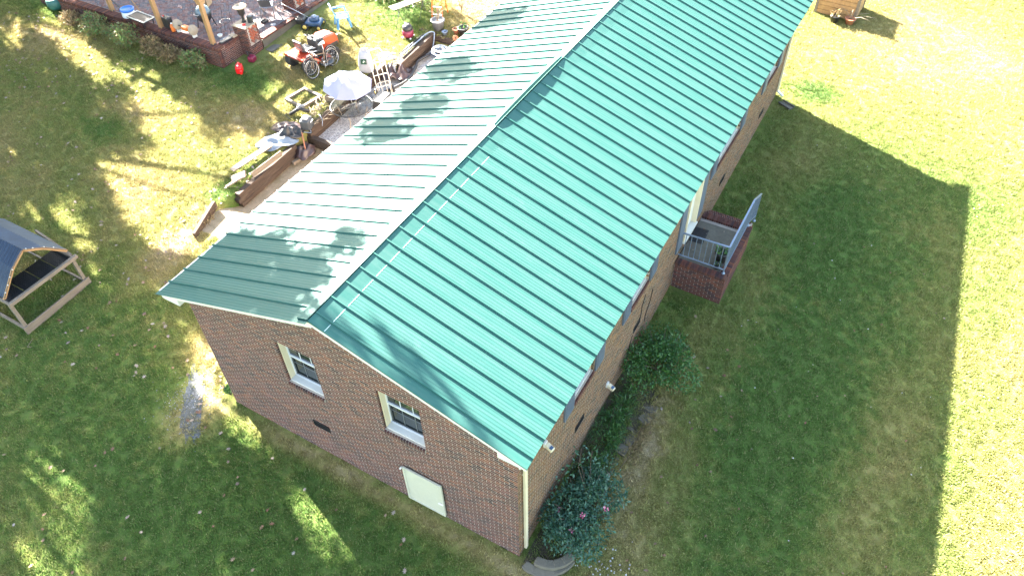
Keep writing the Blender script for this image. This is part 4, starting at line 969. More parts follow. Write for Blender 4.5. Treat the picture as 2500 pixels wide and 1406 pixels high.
# pergola posts
pg = thing('pergola', 'timber pergola with square pine posts standing on the patio wall', 'pergola', (-18.75, 10.9, 1.86))
def W2(p): return Vector(p)-Vector((-18.75, 10.9, 1.86))
for px_, py_ in ((-18.78, 10.86), (-21.45, 10.86), (-24.25, 10.95)):
    bev(B().box(W2((px_, py_, 3.2)), (.145, .145, 2.72)).build('post', M['pine'], pg), .006)
    B().lathe([(.11, 0), (.10, .03)], W2((px_, py_, 1.86)), 4).build('post_base', M['grey'], pg)
for a_, b__ in (((-18.78, 10.86, 3.35), (-18.78, 11.85, 4.45)), ((-21.45, 10.86, 3.35), (-22.4, 10.86, 4.45)), ((-18.78, 10.86, 3.35), (-19.75, 10.86, 4.45)), ((-24.25, 10.95, 3.35), (-25.2, 10.95, 4.45))): B().beam(W2(a_), W2(b__), .13, .13).build('brace', M['pine'], pg)
B().beam(W2((-27.5, 10.9, 4.66)), W2((-18.4, 10.9, 4.66)), .09, .22).build('beam', M['pine'], pg); B().beam(W2((-18.78, 10.6, 4.88)), W2((-18.78, 15.5, 4.88)), .09, .2).build('beam', M['pine'], pg)
for k in range(9): B().beam(W2((-27.2+k*1.04, 10.6, 4.88)), W2((-27.2+k*1.04, 15.6, 4.88)), .045, .18).build('rafter', M['pine'], pg)
# bucket, tray, canister, wheels, grill ...
bk_ = thing('plastic_drum', 'white plastic drum with blue lid on the patio wall end', 'drum', (-23.3, 10.95, PT))
B().lathe([(.20, 0), (.24, .15), (.25, .4), (.23, .56)], n=20).build('drum_body', M['whiteplastic'], bk_); B().lathe([(.25, .56), (.26, .58), (.26, .64), (.22, .645), (.21, .62), (.001, .62)], n=20).build('lid', M['bucketblue'], bk_)
ty = thing('black_tray', 'black shallow tray table with pale rim on top of the patio wall', 'tray', (-22.35, 10.75, 1.87), -.06)
bev(B().box((0, 0, .22), (1.0, .50, .05)).build('tray_base', M['black'], ty), .01)
for x, y, dx, dy in ((0, -.25, 1.02, .02), (0, .25, 1.02, .02), (-.5, 0, .02, .5), (.5, 0, .02, .5)): B().box((x, y, .26), (dx, dy, .035)).build('tray_rim', M['white'], ty)
for x in (-.42, .42):
    for y in (-.2, .2): B().box((x, y, .1), (.03, .03, .2)).build('leg', M['black'], ty)
cs = thing('black_canister', 'black upright water canister against the middle pergola post', 'canister', (-21.15, 10.98, 1.87))
bev(B().box((0, 0, .22), (.34, .24, .42)).build('canister_body', M['black'], cs), .05, 3); B().tube([(-.08, 0, .43), (-.05, 0, .50), (.08, 0, .50), (.1, 0, .43)], .015, 6).build('handle', M['midgrey'], cs); B().lathe([(.03, 0), (.03, .03)], (-.12, 0, .43), 8).build('cap', M['red'], cs)
oc = thing('orange_jug', 'small orange jug with black straps beside the black canister', 'jug', (-20.78, 10.85, 1.87)); B().lathe([(.07, 0), (.08, .05), (.08, .22), (.05, .28), (.03, .30)], n=12).build('jug_body', M['orange'], oc); B().lathe([(.035, .30), (.035, .33)], n=8).build('cap', M['whiteplastic'], oc)
gr = thing('bench_grinder', 'orange bench machine with two pale discs standing on the wall top', 'machine', (-20.15, 10.92, 1.87), -.05)
B().tube([(-.36, 0, .26), (.36, 0, .26)], .022, 8).build('axle', M['grey'], gr); bev(B().box((0, .02, .24), (.34, .22, .16)).build('motor_body', M['orange'], gr), .05)
for x in (-.42, .42): B().lathe([(.19, -.02), (.19, .02)], (x, 0, .28), 22, M_=Matrix.Rotation(PI/2-.35, 3, 'Y')).build('disc', M['tan'], gr); B().box((x, 0, .06), (.07, .16, .12)).build('foot', M['white'], gr)
kg = thing('kamado_grill', 'blue-grey domed ceramic grill in a black stand on the patio', 'grill', (-20.5, 12.15, PT))
B().lathe([(.16, .22), (.26, .35), (.29, .50), (.29, .58)], n=22).build('lower_bowl', M['black'], kg); B().lathe([(.29, .58), (.28, .66), (.22, .78), (.10, .86), (.05, .87)], n=22).build('dome_lid', M['kamado'], kg)
B().lathe([(.06, .87), (.06, .93), (.04, .95)], n=12).build('chimney_cap', M['midgrey'], kg); B().ring((0, 0, .58), .295, .012, 24, 5, 'z').build('band', M['black'], kg)
for a in (.8, 2.37, 3.94, 5.5): B().beam((.24*math.cos(a), .24*math.sin(a), .45), (.34*math.cos(a), .34*math.sin(a), 0), .03, .03).build('leg', M['black'], kg)
B().tube([(-.1, -.30, .62), (-.1, -.36, .62), (.1, -.36, .62), (.1, -.30, .62)], .012, 5).build('handle', M['steel'], kg)
cb_ = thing('cardboard_box', 'open brown cardboard box on the herringbone paving', 'box', (-21.9, 13.45, PT), .35)
for x, y, dx, dy in ((-.2, 0, .008, .4), (.2, 0, .008, .4), (0, -.2, .4, .008), (0, .2, .4, .008)): B().box((x, y, .15), (dx, dy, .30)).build('side_panel', M['card'], cb_)
B().beam((-.2, 0, .3), (-.38, 0, .22), .38, .006).build('flap', M['card'], cb_); B().beam((0, -.2, .3), (0, -.36, .18), .38, .006).build('flap', M['card'], cb_)
wc = thing('wire_stand', 'thin black wire chair frame next to the near pillar', 'chair frame', (-19.45, 12.2, PT), .4)
for x in (-.2, .2):
    for y in (-.2, .2): B().tube([(x, y, 0), (x*.8, y*.8, .45)], .008, 5).build('leg', M['black'], wc)
B().tube([(-.16, .16, .45), (-.15, .25, .85), (.15, .25, .85), (.16, .16, .45)], .008, 5).build('back_loop', M['black'], wc); B().ring((0, 0, .45), .2, .008, 20, 5, 'z').build('seat_ring', M['black'], wc)
bowl = thing('white_bowl', 'small white dish tilted on the wall end by the wire chair', 'bowl', (-18.9, 11.35, 1.87)); B().lathe([(.05, 0), (.10, .08), (.10, .09), (.05, .02)], n=14).build('bowl_body', M['whiteplastic'], bowl)
tl_ = thing('metal_toolbox', 'flat dark metal tray on the brick wall next to the corner post', 'tray', (-18.52, 11.22, 1.87), PI/2-.1); bev(B().box((0, 0, .03), (.5, .16, .05)).build('tray_base', M['grey'], tl_), .01); B().tube([(-.2, 0, .06), (-.2, 0, .12), (.2, 0, .12), (.2, 0, .06)], .008, 5).build('handle', M['galv'], tl_)
tag(bev(B().box((-18.5, 11.6, 1.90), (.26, .2, .06)).build('cap_block', M['tan']), .008), 'pale square cap block on the wall beside the near pillar', 'block')
jb = thing('jogging_stroller', 'grey metal framed seat with dark cloth standing at the patio back edge', 'seat', (-18.95, 13.95, PT), .6)
for x in (-.25, .25): B().tube([(x, -.3, 0), (x, -.1, .45), (x, .25, .75)], .022, 6).build('side_rail', M['midgrey'], jb); B().tube([(x, .35, 0), (x, -.1, .45)], .022, 6).build('rear_leg', M['tan'], jb)
bev(B().box((0, 0, .45), (.5, .45, .05)).build('seat_pad', M['galv'], jb), .02); bev(B().beam((0, -.2, .46), (0, -.35, .8), .46, .05, up=(0, 1, 0)).build('seat_back', M['grey'], jb), .02)
sh_ = thing('shoes', 'dark shoe pair lying on the patio under the grey seat', 'shoes', (-18.75, 13.45, PT))
for x in (-.07, .07): bev(B().box((x, 0, .05), (.10, .27, .09)).build('shoe', M['black'], sh_), .035)
tag(B().lathe([(.10, 0), (.12, .02), (.0, .05)], (-18.3, 13.42, PT), 14).build('white_cloth', M['bag']), 'crumpled white cloth on the patio edge near the push mower handle', 'cloth')
tag(B().beam((-23.0, 11.4, PT+.05), (-25.2, 11.9, 3.2), .03, .03).build('leaning_pole', M['pine']), 'thin yellow wooden pole leaning over the patio behind the drum', 'pole')
tag(B().beam((-23.7, 11.25, PT+.05), (-26.6, 11.7, 2.6), .04, .05).build('leaning_bar', M['grey']), 'dark metal bar leaning on the wall behind the drum', 'pole')
tag(B().lathe([(.22, 0), (.3, .1), (.3, .35), (.2, .42)], (-27.4, 10.6, 1.4), 12).build('green_bin', M['leaf_green'] if False else mat('dark_green_plastic', (.02, .10, .09), .5)), 'dark green plastic bin beyond the end of the brick wall', 'bin')

# ================================================================ COOP
cz = .42
cp_ = thing('chicken_coop', 'timber framed coop with blue-black corrugated metal roof on the left lawn', 'coop', (-14.4, -.05, cz))
def K(x, y, z): return (x+14.4, y+.05, z-cz)
for x in (-14.42, -17.3):
    for y in (-1.02, .90): B().beam(K(x, y, G(x, y)-.05), K(x, y, 1.5), .085, .085).build('corner_post', M['greywood'], cp_)
bev(B().beam(K(-14.34, -1.12, .52), K(-14.34, 1.0, .58), .045, .24).build('lower_board', M['greywood'], cp_), .006)
bev(B().beam(K(-14.33, -1.08, 1.50), K(-14.33, 1.02, 1.50), .09, .10).build('upper_board', M['greywood'], cp_), .006)
for y in (-1.04, .92):
    B().beam(K(-14.4, y, .50), K(-17.3, y, .56), .05, .12).build('side_rail', M['greywood'], cp_); B().beam(K(-14.4, y, 1.50), K(-17.3, y, 1.5), .05, .09).build('side_rail', M['greywood'], cp_)
B().beam(K(-17.3, -1.0, .56), K(-17.3, .95, .6), .05, .12).build('rear_board', M['greywood'], cp_)
B().beam(K(-14.45, .95, 1.5), K(-16.2, 1.15, 1.5), .06, .10).build('bracket_board', M['greywood'], cp_)
def corr(p0, p1, L, parent, nm, m, amp=.018, per=.11, n=None):
    """sheet from edge p0-p1 extruded by vector L, corrugated across p0-p1"""
    p0, p1, L = Vector(p0), Vector(p1), Vector(L); d = p1-p0; n = n or int(d.length/per*4); nn = d.cross(L).normalized(); b = B(); vs = []
    for i in range(n+1): q = p0+d*(i/n)+nn*amp*math.sin(2*PI*i/4); vs += [q, q+L]
    b.add(vs, [(2*i, 2*i+1, 2*i+3, 2*i+2) for i in range(n)]); o = b.build(nm, m, parent); s_ = o.modifiers.new('solid', 'SOLIDIFY'); s_.thickness = .004; return o
prof = [(-1.0, 1.58), (-.42, 2.18), (.02, 2.46), (.48, 2.16), (.97, 1.66)]
for i in range(4):
    (ya, za), (yb_, zb_) = prof[i], prof[i+1]
    x0, x1 = -14.55, -17.2; q0, q1, q2, q3 = K(x0, ya, za), K(x1, ya, za), K(x1, yb_, zb_), K(x0, yb_, zb_)
    for s0 in range(3):   # three sheets side by side
        xa = x0+(x1-x0)*s0/3; xb = x0+(x1-x0)*(s0+1)/3
        corr(K(xa, ya, za), K(xb-.02, ya, za), Vector((0, yb_-ya, zb_-za)), cp_, 'roof_sheet', M['blackmetal'])
for i in range(4):
    (ya, za), (yb_, zb_) = prof[i], prof[i+1]; B().beam(K(-14.60, ya, za-.05), K(-14.60, yb_, zb_-.05), .04, .07).build('rafter', M['pine'], cp_)
for k in range(4):
    y0_ = -1.0+k*.49; corr(K(-14.40, y0_, 1.44), K(-14.40, y0_+.47, 1.44), Vector((-.75, 0, .04)), cp_, 'floor_sheet', M['black'], .006, .05)
sc = B()
for (ya, za) in [(-.9, 1.68), (-.75, 1.82), (-.6, 1.98), (-.45, 2.12), (.1, 2.40), (.25, 2.3), (.5, 2.13), (.7, 1.95)]: sc.lathe([(.016, 0), (.016, .015)], K(-14.545, ya, za+.03), 6)
sc.build('screws', M['white'], cp_)
tag(B().tube([(-14.1, -1.15, .40), (-14.0, -1.4, .38), (-13.9, -1.35, .38)], .008, 5).build('twig', M['stick']), 'bent twig in the grass below the coop corner', 'twig')

# ================================================================ right side small things
sp = thing('splash_block', 'dark concrete splash block under the far downspout', 'splash block', (.50, 18.05, G(.5, 18.05)+.01), -.5)
B().box((0, 0, .02), (.5, .24, .03)).build('slab', M['concrete'], sp)
for y in (-.11, .11): B().box((0, y, .05), (.5, .03, .06)).build('side_lip', M['concrete'], sp)
pb = thing('planter_box', 'brown wooden planter box at the top edge of the sunny lawn', 'planter', (.55, 25.1, 1.22), -.05)
for x, y, dx, dy in ((-.75, 0, .04, 1.2), (.75, 0, .04, 1.2), (0, -.6, 1.5, .04), (0, .6, 1.5, .04)):
    for k in range(5): B().box((x, y, .10+k*.17), (dx, dy, .155)).build('board', M['pine'], pb)
for x in (-.75, .75):
    for y in (-.6, .6): B().box((x, y, .45), (.1, .1, .96)).build('corner_post', M['greywood'], pb)
B().box((0, 0, .78), (1.4, 1.1, .05)).build('soil', M['soil'], pb)
fp = B(); leaves(fp, (0, 0, .95), (.7, .5, .25), 160, .10); fp.build('foliage', M['leaf_dry'], pb, kind='stuff')
pot('flower_pot', 'black pot with withered plant left of the terracotta pot', (.60, 24.15, 1.19), .17, .26, M['black'], True, .8, .02, pn=40, ps=.16, ph=.12, lm='leaf_dry')
pot('flower_pot', 'terracotta pot with bare twigs on the sunny lawn', (1.15, 24.25, 1.18), .19, .24, M['terracotta'], False, .65, .02)
tw = B()
for a, l in ((-.1, .9), (.3, .6), (-.5, .8), (2., .4), (2.8, .45), (1.2, .4)): tw.tube([(1.15, 24.25, 1.40), (1.15+l*.5*math.cos(a), 24.25+l*.5*math.sin(a), 1.62), (1.15+l*math.cos(a), 24.25+l*math.sin(a), 1.66)], .009, 4)
tw.tube([(1.15, 24.25, 1.3), (1.15, 24.25, 1.75)], .016, 6)
tag(tw.build('bare_twigs', M['stick']), 'bare forked twigs growing from the terracotta pot on the sunny lawn', 'plant')
tr_ = thing('tomato_trellis', 'round wire plant support with a short post by the planter box', 'trellis', (1.1, 24.75, 1.22)); B().ring((0, 0, .5), .2, .008, 20, 4, 'z').build('wire_ring', M['stick'], tr_); B().tube([(0, 0, 0), (0, 0, .75)], .018, 6).build('post', M['pine'], tr_); B().lathe([(.03, .75), (.05, .77), (.02, .80)], n=8).build('post_cap', M['white'], tr_)
# stone edging beside the side wall
se = thing('stone_edging', 'curved row of weathered scalloped concrete edging blocks beneath the shrubs', 'edging', (1.0, 1.0, .05))
def block(x, y, rz, lift=0, L=.30, w=.17, h=.11):
    pts = []
    for k in range(7): a = -PI/2+PI*k/6; pts.append((L/2*math.sin(a)*1.0, -w/2-.03*math.cos(a)))
    pts += [(L/2*.8, w/2), (-L/2*.8, w/2)]
    o = B().ext([(px_, py_, 0) for px_, py_ in pts], (0, 0, h)).build('block', M['paleconc'], se); bev(o, .018); o.location = (x-1.0, y-1.0, G(x, y)-.03+lift-.05); o.rotation_euler = (rng.uniform(-.08, .08), rng.uniform(-.08, .08), rz)
for k in range(5): a = -.1+k*.34; block(.42+.62*math.sin(a)*1.0-.05, .55-.66*math.cos(a)+.0, a)
for k in range(4): a = .10+k*.36; block(.45+.52*math.sin(a), .62-.56*math.cos(a), a, .11)
for k in range(8): y = 2.35+k*.34; x = .72+.045*(k)+.05*math.sin(k*2.2); block(x, y, PI/2-.15+rng.uniform(-.25, .25), -.055-.012*(k % 3), .32, .24)
# ================================================================ shrubs
def shrub(label, loc, r, n, size, lm, stems=7, asp=.42, name='shrub', blobs=9, cat='shrub'):
    t = thing(name, label, cat, loc); b = B()
    for k in range(blobs):
        d = Vector(rng.normal(size=3)).normalized(); d.z = abs(d.z)*.8
        q_ = rng.uniform(.45, .85); c = Vector((d.x*r[0]*q_, d.y*r[1]*q_, r[2]*.45+d.z*r[2]*.6*rng.uniform(.5, 1.1))); s_ = rng.uniform(.26, .52)
        leaves(b, c, (r[0]*s_, r[1]*s_, r[2]*s_*.9), n//blobs, size, asp=asp, hollow=.45)
    b.build('foliage', M[lm], t, kind='stuff')
    for k in range(stems):
        a = 2*PI*k/stems; B().tube([(0, 0, -.03), (r[0]*.3*math.cos(a), r[1]*.3*math.sin(a), r[2]*.6), (r[0]*.6*math.cos(a), r[1]*.6*math.sin(a), r[2]*1.1)], [.014, .010, .005], 5).build('stem', M['bark'], t)
    return t
s1 = shrub('blue-green crape myrtle shrub with a few pink blooms at the near house corner', (.84, 1.38, .02), (1.05, 1.2, .80), 6500, .085, 'leaf_blue', 12, blobs=20)
fl = B()
for c in ((.0, -.62, .7), (-.45, -.3, .62), (-.3, -.62, .35), (.05, -.75, .18), (.45, .1, .8), (.1, -.3, .9)): leaves(fl, c, (.05, .05, .05), 16, .04, asp=.9)
fl.build('blossom', M['petal_pink'], s1)
lp = B()
for (x, y, z, l) in ((-.42, .5, 1.2, .5), (-.5, .75, 1.1, .5), (-.3, .9, 1.0, .4)):
    lp.tube([(0, .2, .6), (x, y, z), (x-.02, y+.1, z+l*.5)], .007, 4)
lp.build('stem', M['bark'], s1)
l2 = B(); 
for (x, y, z) in ((-.45, .55, 1.35), (-.52, .8, 1.3), (-.33, 1.0, 1.15), (-.2, .8, 1.1), (-.55, .35, 1.2), (-.6, .1, 1.25)): leaves(l2, (x, y, z), (.14, .14, .16), 12, .09, asp=.5)
l2.build('foliage', M['leaf_blue'], s1, kind='stuff')
shrub('round dense dark green shrub against the side wall before the porch', (.80, 5.85, .25), (1.08, 1.22, .80), 6500, .075, 'leaf_green', 10, blobs=20)
shrub('small leafy weed sprouting at the left gable corner', (-8.18, .05, .38), (.24, .24, .18), 420, .07, 'leaf_green', 4, blobs=4, name='weed', cat='weed')
shrub('bright green seedling on the near end of the edging row', (.95, 1.95, .1), (.16, .22, .14), 90, .06, 'leaf_weed', 3, blobs=3, name='weed', cat='weed')
shrub('light green sprout beside the edging blocks', (1.15, 1.35, .05), (.14, .14, .12), 70, .06, 'leaf_weed', 3, blobs=3, name='weed', cat='weed')
WEEDS = [(-24.4, 10.05, (.9, .5, .7), 'leaf_weed', 'leafy weeds below the left pergola post'), (-22.6, 10.05, (1.1, .42, .75), 'leaf_weed', 'tallest green weeds growing in front of the white drum'),
         (-21.5, 10.05, (.85, .45, .6), 'leaf_dry', 'brown dry weeds leaning on the wall below the black tray'), (-20.4, 10.05, (.8, .40, .55), 'leaf_dry', 'orange-brown stalks against the middle of the brick wall'),
         (-19.3, 10.15, (.75, .40, .55), 'leaf_weed', 'leafy green weeds at the brick wall nearest its corner'), (-25.9, 10.2, (.8, .4, .35), 'leaf_dry', 'pale dry grass clump at the left end of the brick wall')]
for x, y, r, lm, lab in WEEDS: shrub(lab, (x, y, G(x, y)), r, 1500, .11, lm, 6, .30, 'weed_clump', 10, 'weeds')
shrub('dense green undergrowth past the blue chair at the top edge', (-15.3, 17.6, 1.35), (1.3, .8, .35), 1500, .11, 'leaf_weed', 4, .4, 'weed_clump', 9, 'weeds')
shrub('low weeds growing under the cross timber near the roof edge', (-13.2, 4.3, .58), (.35, .6, .18), 380, .10, 'leaf_dry', 4, .2, 'weed_clump', 5, 'weeds')
shrub('tangled dark grass in the bed between the shrubs', (.42, 3.4, .14), (.45, 1.7, .20), 3200, .13, 'leaf_green', 3, .12, 'weed_clump', 14, 'weeds')
shrub('dry tan grass tufts over the straight row of edging blocks', (1.12, 3.5, .14), (.22, 1.5, .13), 900, .13, 'leaf_dry', 3, .10, 'weed_clump', 12, 'weeds')

# ================================================================ OAKS (outside the frame, they dapple the yard)
LIT = [
 [(-25.9, 9.5), (-24.9, 9.5), (-22.8, 8.9), (-21.0, 8.1), (-19.6, 7.9), (-20.2, 7.5), (-21.3, 7.6), (-23.1, 8.2), (-24.9, 8.7)],
 [(-26.1, 8.1), (-26.2, 8.9), (-25.0, 7.9), (-24.6, 7.4), (-25.2, 7.2)], [(-21.2, 7.6), (-20.4, 8.2), (-19.3, 7.7), (-20.0, 7.2)],
 [(-19.8, 8.5), (-19.4, 8.7), (-17.9, 8.2), (-18.5, 8.1)],
 [(-19.1, 7.8), (-18.7, 8.0), (-17.7, 8.0), (-16.2, 7.7), (-15.5, 7.2), (-14.5, 6.4), (-14.9, 5.6), (-15.6, 5.6), (-16.4, 6.0), (-17.4, 6.8), (-18.4, 7.2)],
 [(-16.5, 4.1), (-16.6, 4.8), (-15.7, 5.0), (-15.1, 5.7), (-14.4, 6.0), (-13.7, 5.5), (-12.7, 5.2), (-12.6, 4.6), (-12.4, 4.1), (-11.9, 3.5), (-11.9, 2.8), (-12.5, 2.6), (-13.2, 2.6), (-14.1, 2.8), (-14.8, 3.2), (-15.3, 3.6), (-16.0, 3.8)],
 [(-14.5, 6.6), (-14.2, 7.1), (-13.8, 7.6), (-13.4, 7.6), (-12.7, 6.8), (-12.8, 5.9), (-13.3, 5.8), (-14.0, 6.3)],
 [(-14.8, 10.1), (-14.4, 10.1), (-13.5, 9.8), (-12.4, 9.7), (-11.9, 9.4), (-12.2, 9.0), (-12.9, 9.0), (-13.6, 9.1), (-14.2, 9.5)],
 [(-20.5, 2.9), (-19.9, 3.3), (-19.4, 2.9), (-19.3, 2.4), (-19.7, 2.3)], [(-17.5, 1.9), (-17.0, 2.1), (-16.2, 1.7), (-16.6, 1.4)], [(-16.7, 2.4), (-16.3, 2.6), (-15.9, 2.2), (-16.1, 2.0)],
 [(-15.6, 1.7), (-15.1, 1.9), (-14.2, 1.6), (-14.0, 1.3), (-14.7, 1.2)], [(-15.9, 11.8), (-15.8, 12.6), (-15.1, 12.3), (-14.3, 11.1), (-15.0, 11.5)],
 [(-15.0, 15.9), (-13.1, 17.3), (-12.6, 17.5), (-11.6, 16.7), (-11.9, 15.6), (-10.9, 14.1), (-12.2, 13.2), (-13.5, 13.7), (-14.1, 13.8), (-15.0, 14.6)],
 [(-13.9, 10.4), (-13.5, 12.1), (-12.4, 13.4), (-11.2, 14.5), (-9.8, 16.1), (-10.5, 18.6), (-9.3, 19.2), (-8.0, 16.5), (-10.5, 8.7), (-11.2, 4.7), (-10.6, 3.1), (-11.3, 2.6), (-12.1, 3.7), (-12.2, 4.7), (-12.6, 5.9), (-13.0, 6.9), (-13.3, 8.1), (-12.6, 9.0)],
 [(-16.5, 12.2), (-15.7, 12.5), (-14.5, 13.4), (-14.2, 11.6), (-14.8, 11.1), (-15.6, 11.3)], [(-16.7, 11.1), (-16.2, 11.6), (-16.0, 10.6), (-16.4, 10.5)], [(-17.4, 12.8), (-16.7, 12.9), (-16.8, 12.4)],
 [(-16.4, 13.7), (-15.6, 13.9), (-15.6, 13.2), (-16.2, 13.1)], [(-19.0, 10.7), (-18.3, 10.8), (-17.9, 10.2), (-18.5, 10.2)],
 [(-11.2, -3.8), (-10.4, -3.8), (-9.9, -3.5), (-8.8, -3.8), (-8.2, -4.3), (-7.8, -5.1), (-8.7, -5.5), (-9.7, -5.0), (-10.3, -4.6)], [(-11.3, -3.5), (-10.9, -3.3), (-10.5, -3.7), (-10.9, -3.7)],
 [(-10.0, 1.1), (-9.8, 1.0), (-8.1, 0.3), (-8.0, -0.2), (-8.5, -0.4), (-9.0, -0.1), (-9.6, 0.6)], [(-7.9, -0.4), (-7.4, -0.3), (-6.6, -0.4), (-6.6, -0.6), (-6.8, -0.8), (-7.5, -0.7)],
 [(-4.8, -1.3), (-4.6, -1.3), (-3.5, -1.7), (-3.9, -2.0), (-4.4, -1.7)], [(-13.5, 0.7), (-13.0, 0.8), (-12.8, 0.6), (-13.2, 0.5)], [(-12.3, 0.8), (-12.2, 1.2), (-11.8, 1.5), (-11.7, 1.4), (-11.9, 0.9)]]
DARK = [[(-0.8, -3.0), (-0.8, -1.9), (-0.8, -0.9), (-0.1, -0.9), (0.9, -1.1), (1.5, -1.0), (2.2, -1.4), (3.2, -1.4), (4.2, -2.0), (4.8, -2.8), (5.0, -3.6), (5.1, -3.8), (1.7, -3.3)],
 [(3.8, -1.1), (4.4, -1.0), (4.9, -1.5), (4.6, -1.8)], [(-0.9, 7.5), (1.0, 7.3), (2.2, 6.1), (-0.4, 6.5)], [(0.0, 5.3), (1.8, 5.2), (2.2, 4.2), (0.6, 4.3)], [(-1.0, 3.9), (0.6, 4.0), (2.4, 2.7), (0.3, 3.2)], [(-1.7, 11.2), (1.1, 10.5), (-0.1, 9.7), (-1.4, 10.0)],
 [(5.8, -3.7), (5.8, -2.7), (6.0, -2.6), (6.5, -2.8), (7.1, -3.0), (7.5, -3.1), (6.8, -3.3)]]
def inside(p, poly):
    x, y = p; c = False; n = len(poly)
    for i in range(n):
        (x0, y0), (x1, y1) = poly[i], poly[(i+1) % n]
        if (y0 > y) != (y1 > y) and x < (x1-x0)*(y-y0)/(y1-y0)+x0: c = not c
    return c
def dist(p, poly):
    d = 9; x, y = p; n = len(poly)
    for i in range(n):
        (x0, y0), (x1, y1) = poly[i], poly[(i+1) % n]; dx, dy = x1-x0, y1-y0; t = max(0, min(1, ((x-x0)*dx+(y-y0)*dy)/(dx*dx+dy*dy+1e-9))); d = min(d, math.hypot(x-x0-dx*t, y-y0-dy*t))
    return d
clusters = []
st = .40
u = -30.
while u < 8:
    v = -8.
    while v < 17:
        p = (u+rng.uniform(-.15, .15), v+rng.uniform(-.15, .15)); r = .36; ok = False
        if p[0] < -7.6 and not (p[0] > -9.3 and p[1] > 2.): ok = True
        elif p[1] < -2.9 and p[0] < 2.5: ok = True
        elif -7.6 <= p[0] < -5 and p[1] < -.3 + 0*p[0]: ok = True
        elif -5 <= p[0] < -1.2 and p[1] < -1.0 - (p[0]+5)*.45: ok = True
        if ok and p[0] < -6:
            pass
        if ok:
            for L_ in LIT:
                if inside(p, L_) or dist(p, L_) < r*.75: ok = False; break
        if not ok:
            for k_, D_ in enumerate(DARK):
                if inside(p, D_) and (rng.random() < (.55 if k_ == 6 else .85)): ok = True
        if ok: clusters.append((p[0], p[1], r)); 
        if ok and p[0] > -2: clusters.append((p[0]+.12, p[1]-.1, r))
        v += st
    u += st
TREES = [(-47, 3), (-43, 13), (-50, 20), (-38, -3), (-35, 8), (-30, 1), (-31.5, 5)]
crown = [B() for _ in TREES]; limbs = [[] for _ in TREES]
for (u, v, r) in clusters:
    h = rng.uniform(9.5, 14.5)
    if u > -2: h = rng.uniform(12.5, 15.5)
    x, y = u-1.683*h, v+.582*h
    k = min(range(len(TREES)), key=lambda i: math.hypot(TREES[i][0]-x, TREES[i][1]-y))
    c = Vector((x, y, h)); limbs[k].append(c); n_ = 40
    for _ in range(n_):
        d = Vector(rng.normal(size=3)); d = d.normalized()*(rng.random()**.4)*r*1.15; p = c+d
        a = Vector(rng.normal(size=3)).normalized(); w = SUN.cross(a).normalized() if rng.random() < .5 else a.cross(Vector(rng.normal(size=3))).normalized(); L = rng.uniform(.16, .27)
        crown[k].add([p-a*L*.5, p+w*L*.35, p+a*L*.5, p-w*L*.35], [(0, 1, 2, 3)])
for k, (x, y) in enumerate(TREES):
    if not limbs[k]: continue
    zt_ = H(x, y); t = thing('oak_tree', ['tall oak farthest left whose crown shades the near lawn', 'tall oak beyond the coop casting broken shade', 'tall oak farthest back behind the patio', 'oak left of the coop', 'oak standing left of the yard centre', 'oak nearest the coop with branches over the lawn', 'oak nearest the house with limbs toward the roof'][k], 'tree', (x, y, zt_))
    crown[k].v = [(a-x, b_-y, c-zt_) for a, b_, c in crown[k].v]; crown[k].build('crown', M['leaf_oak'], t, kind='stuff')
    B().tube([(0, 0, -.3), (.1, .1, 4), (0, .2, 9), (0, .1, 12.5)], [.42, .30, .20, .08], 10).build('trunk', M['bark'], t)
    lb = B(); sel = [limbs[k][i] for i in rng.choice(len(limbs[k]), min(26, len(limbs[k])), replace=False)]
    for c in sel:
        q = c-Vector((x, y, zt_)); s_ = Vector((0, .1, min(9.5, max(4, q.z*.55)))); m_ = s_.lerp(q, .5)+Vector((0, 0, .5)); lb.tube([s_, m_, q], [.10, .05, .015], 5)
    lb.build('limbs', M['bark'], t)

tb_ = B()  # unseen tree mass added to block the low sky reflected in the roof
for _ in range(9000):
    x, y = rng.uniform(-96, -76), rng.uniform(-30, 90); z = rng.uniform(0, 1)**.8*(22+3*math.sin(y*.4))
    p = Vector((x, y, z)); a = Vector(rng.normal(size=3)).normalized(); w = a.cross(Vector(rng.normal(size=3))).normalized()
    tb_.add([p-a*1.0, p+w*.8, p+a*1.0, p-w*.8], [(0, 1, 2, 3)])
tag(tb_.build('unseen_tree_belt', M['leaf_oak']), kind='stuff')
# ================================================================ GRASS (geometry nodes), litter, gravel stones
def clump(nb=20, spread=.085, hmin=.022, hmax=.055):
    b = B(); r = np.random.default_rng(11)
    for _ in range(nb):
        a = r.uniform(0, 6.28); rr = spread*math.sqrt(r.random()); x, y = rr*math.cos(a), rr*math.sin(a); h = r.uniform(hmin, hmax); d = r.uniform(0, 6.28); w = r.uniform(.0045, .008); ln = r.uniform(.2, 1.2)*h
        px_, py_ = -math.sin(d)*w, math.cos(d)*w; lx, ly = math.cos(d)*ln, math.sin(d)*ln
        b.add([(x-px_, y-py_, -.005), (x+px_, y+py_, -.005), (x+lx*.4+px_*.8, y+ly*.4+py_*.8, h*.65), (x+lx*.4-px_*.8, y+ly*.4-py_*.8, h*.65), (x+lx, y+ly, h)], [(0, 1, 2, 3), (3, 2, 4)])
    return bpy.data.objects.new('grass_clump', b.mesh('grass_clump', M['blade']))
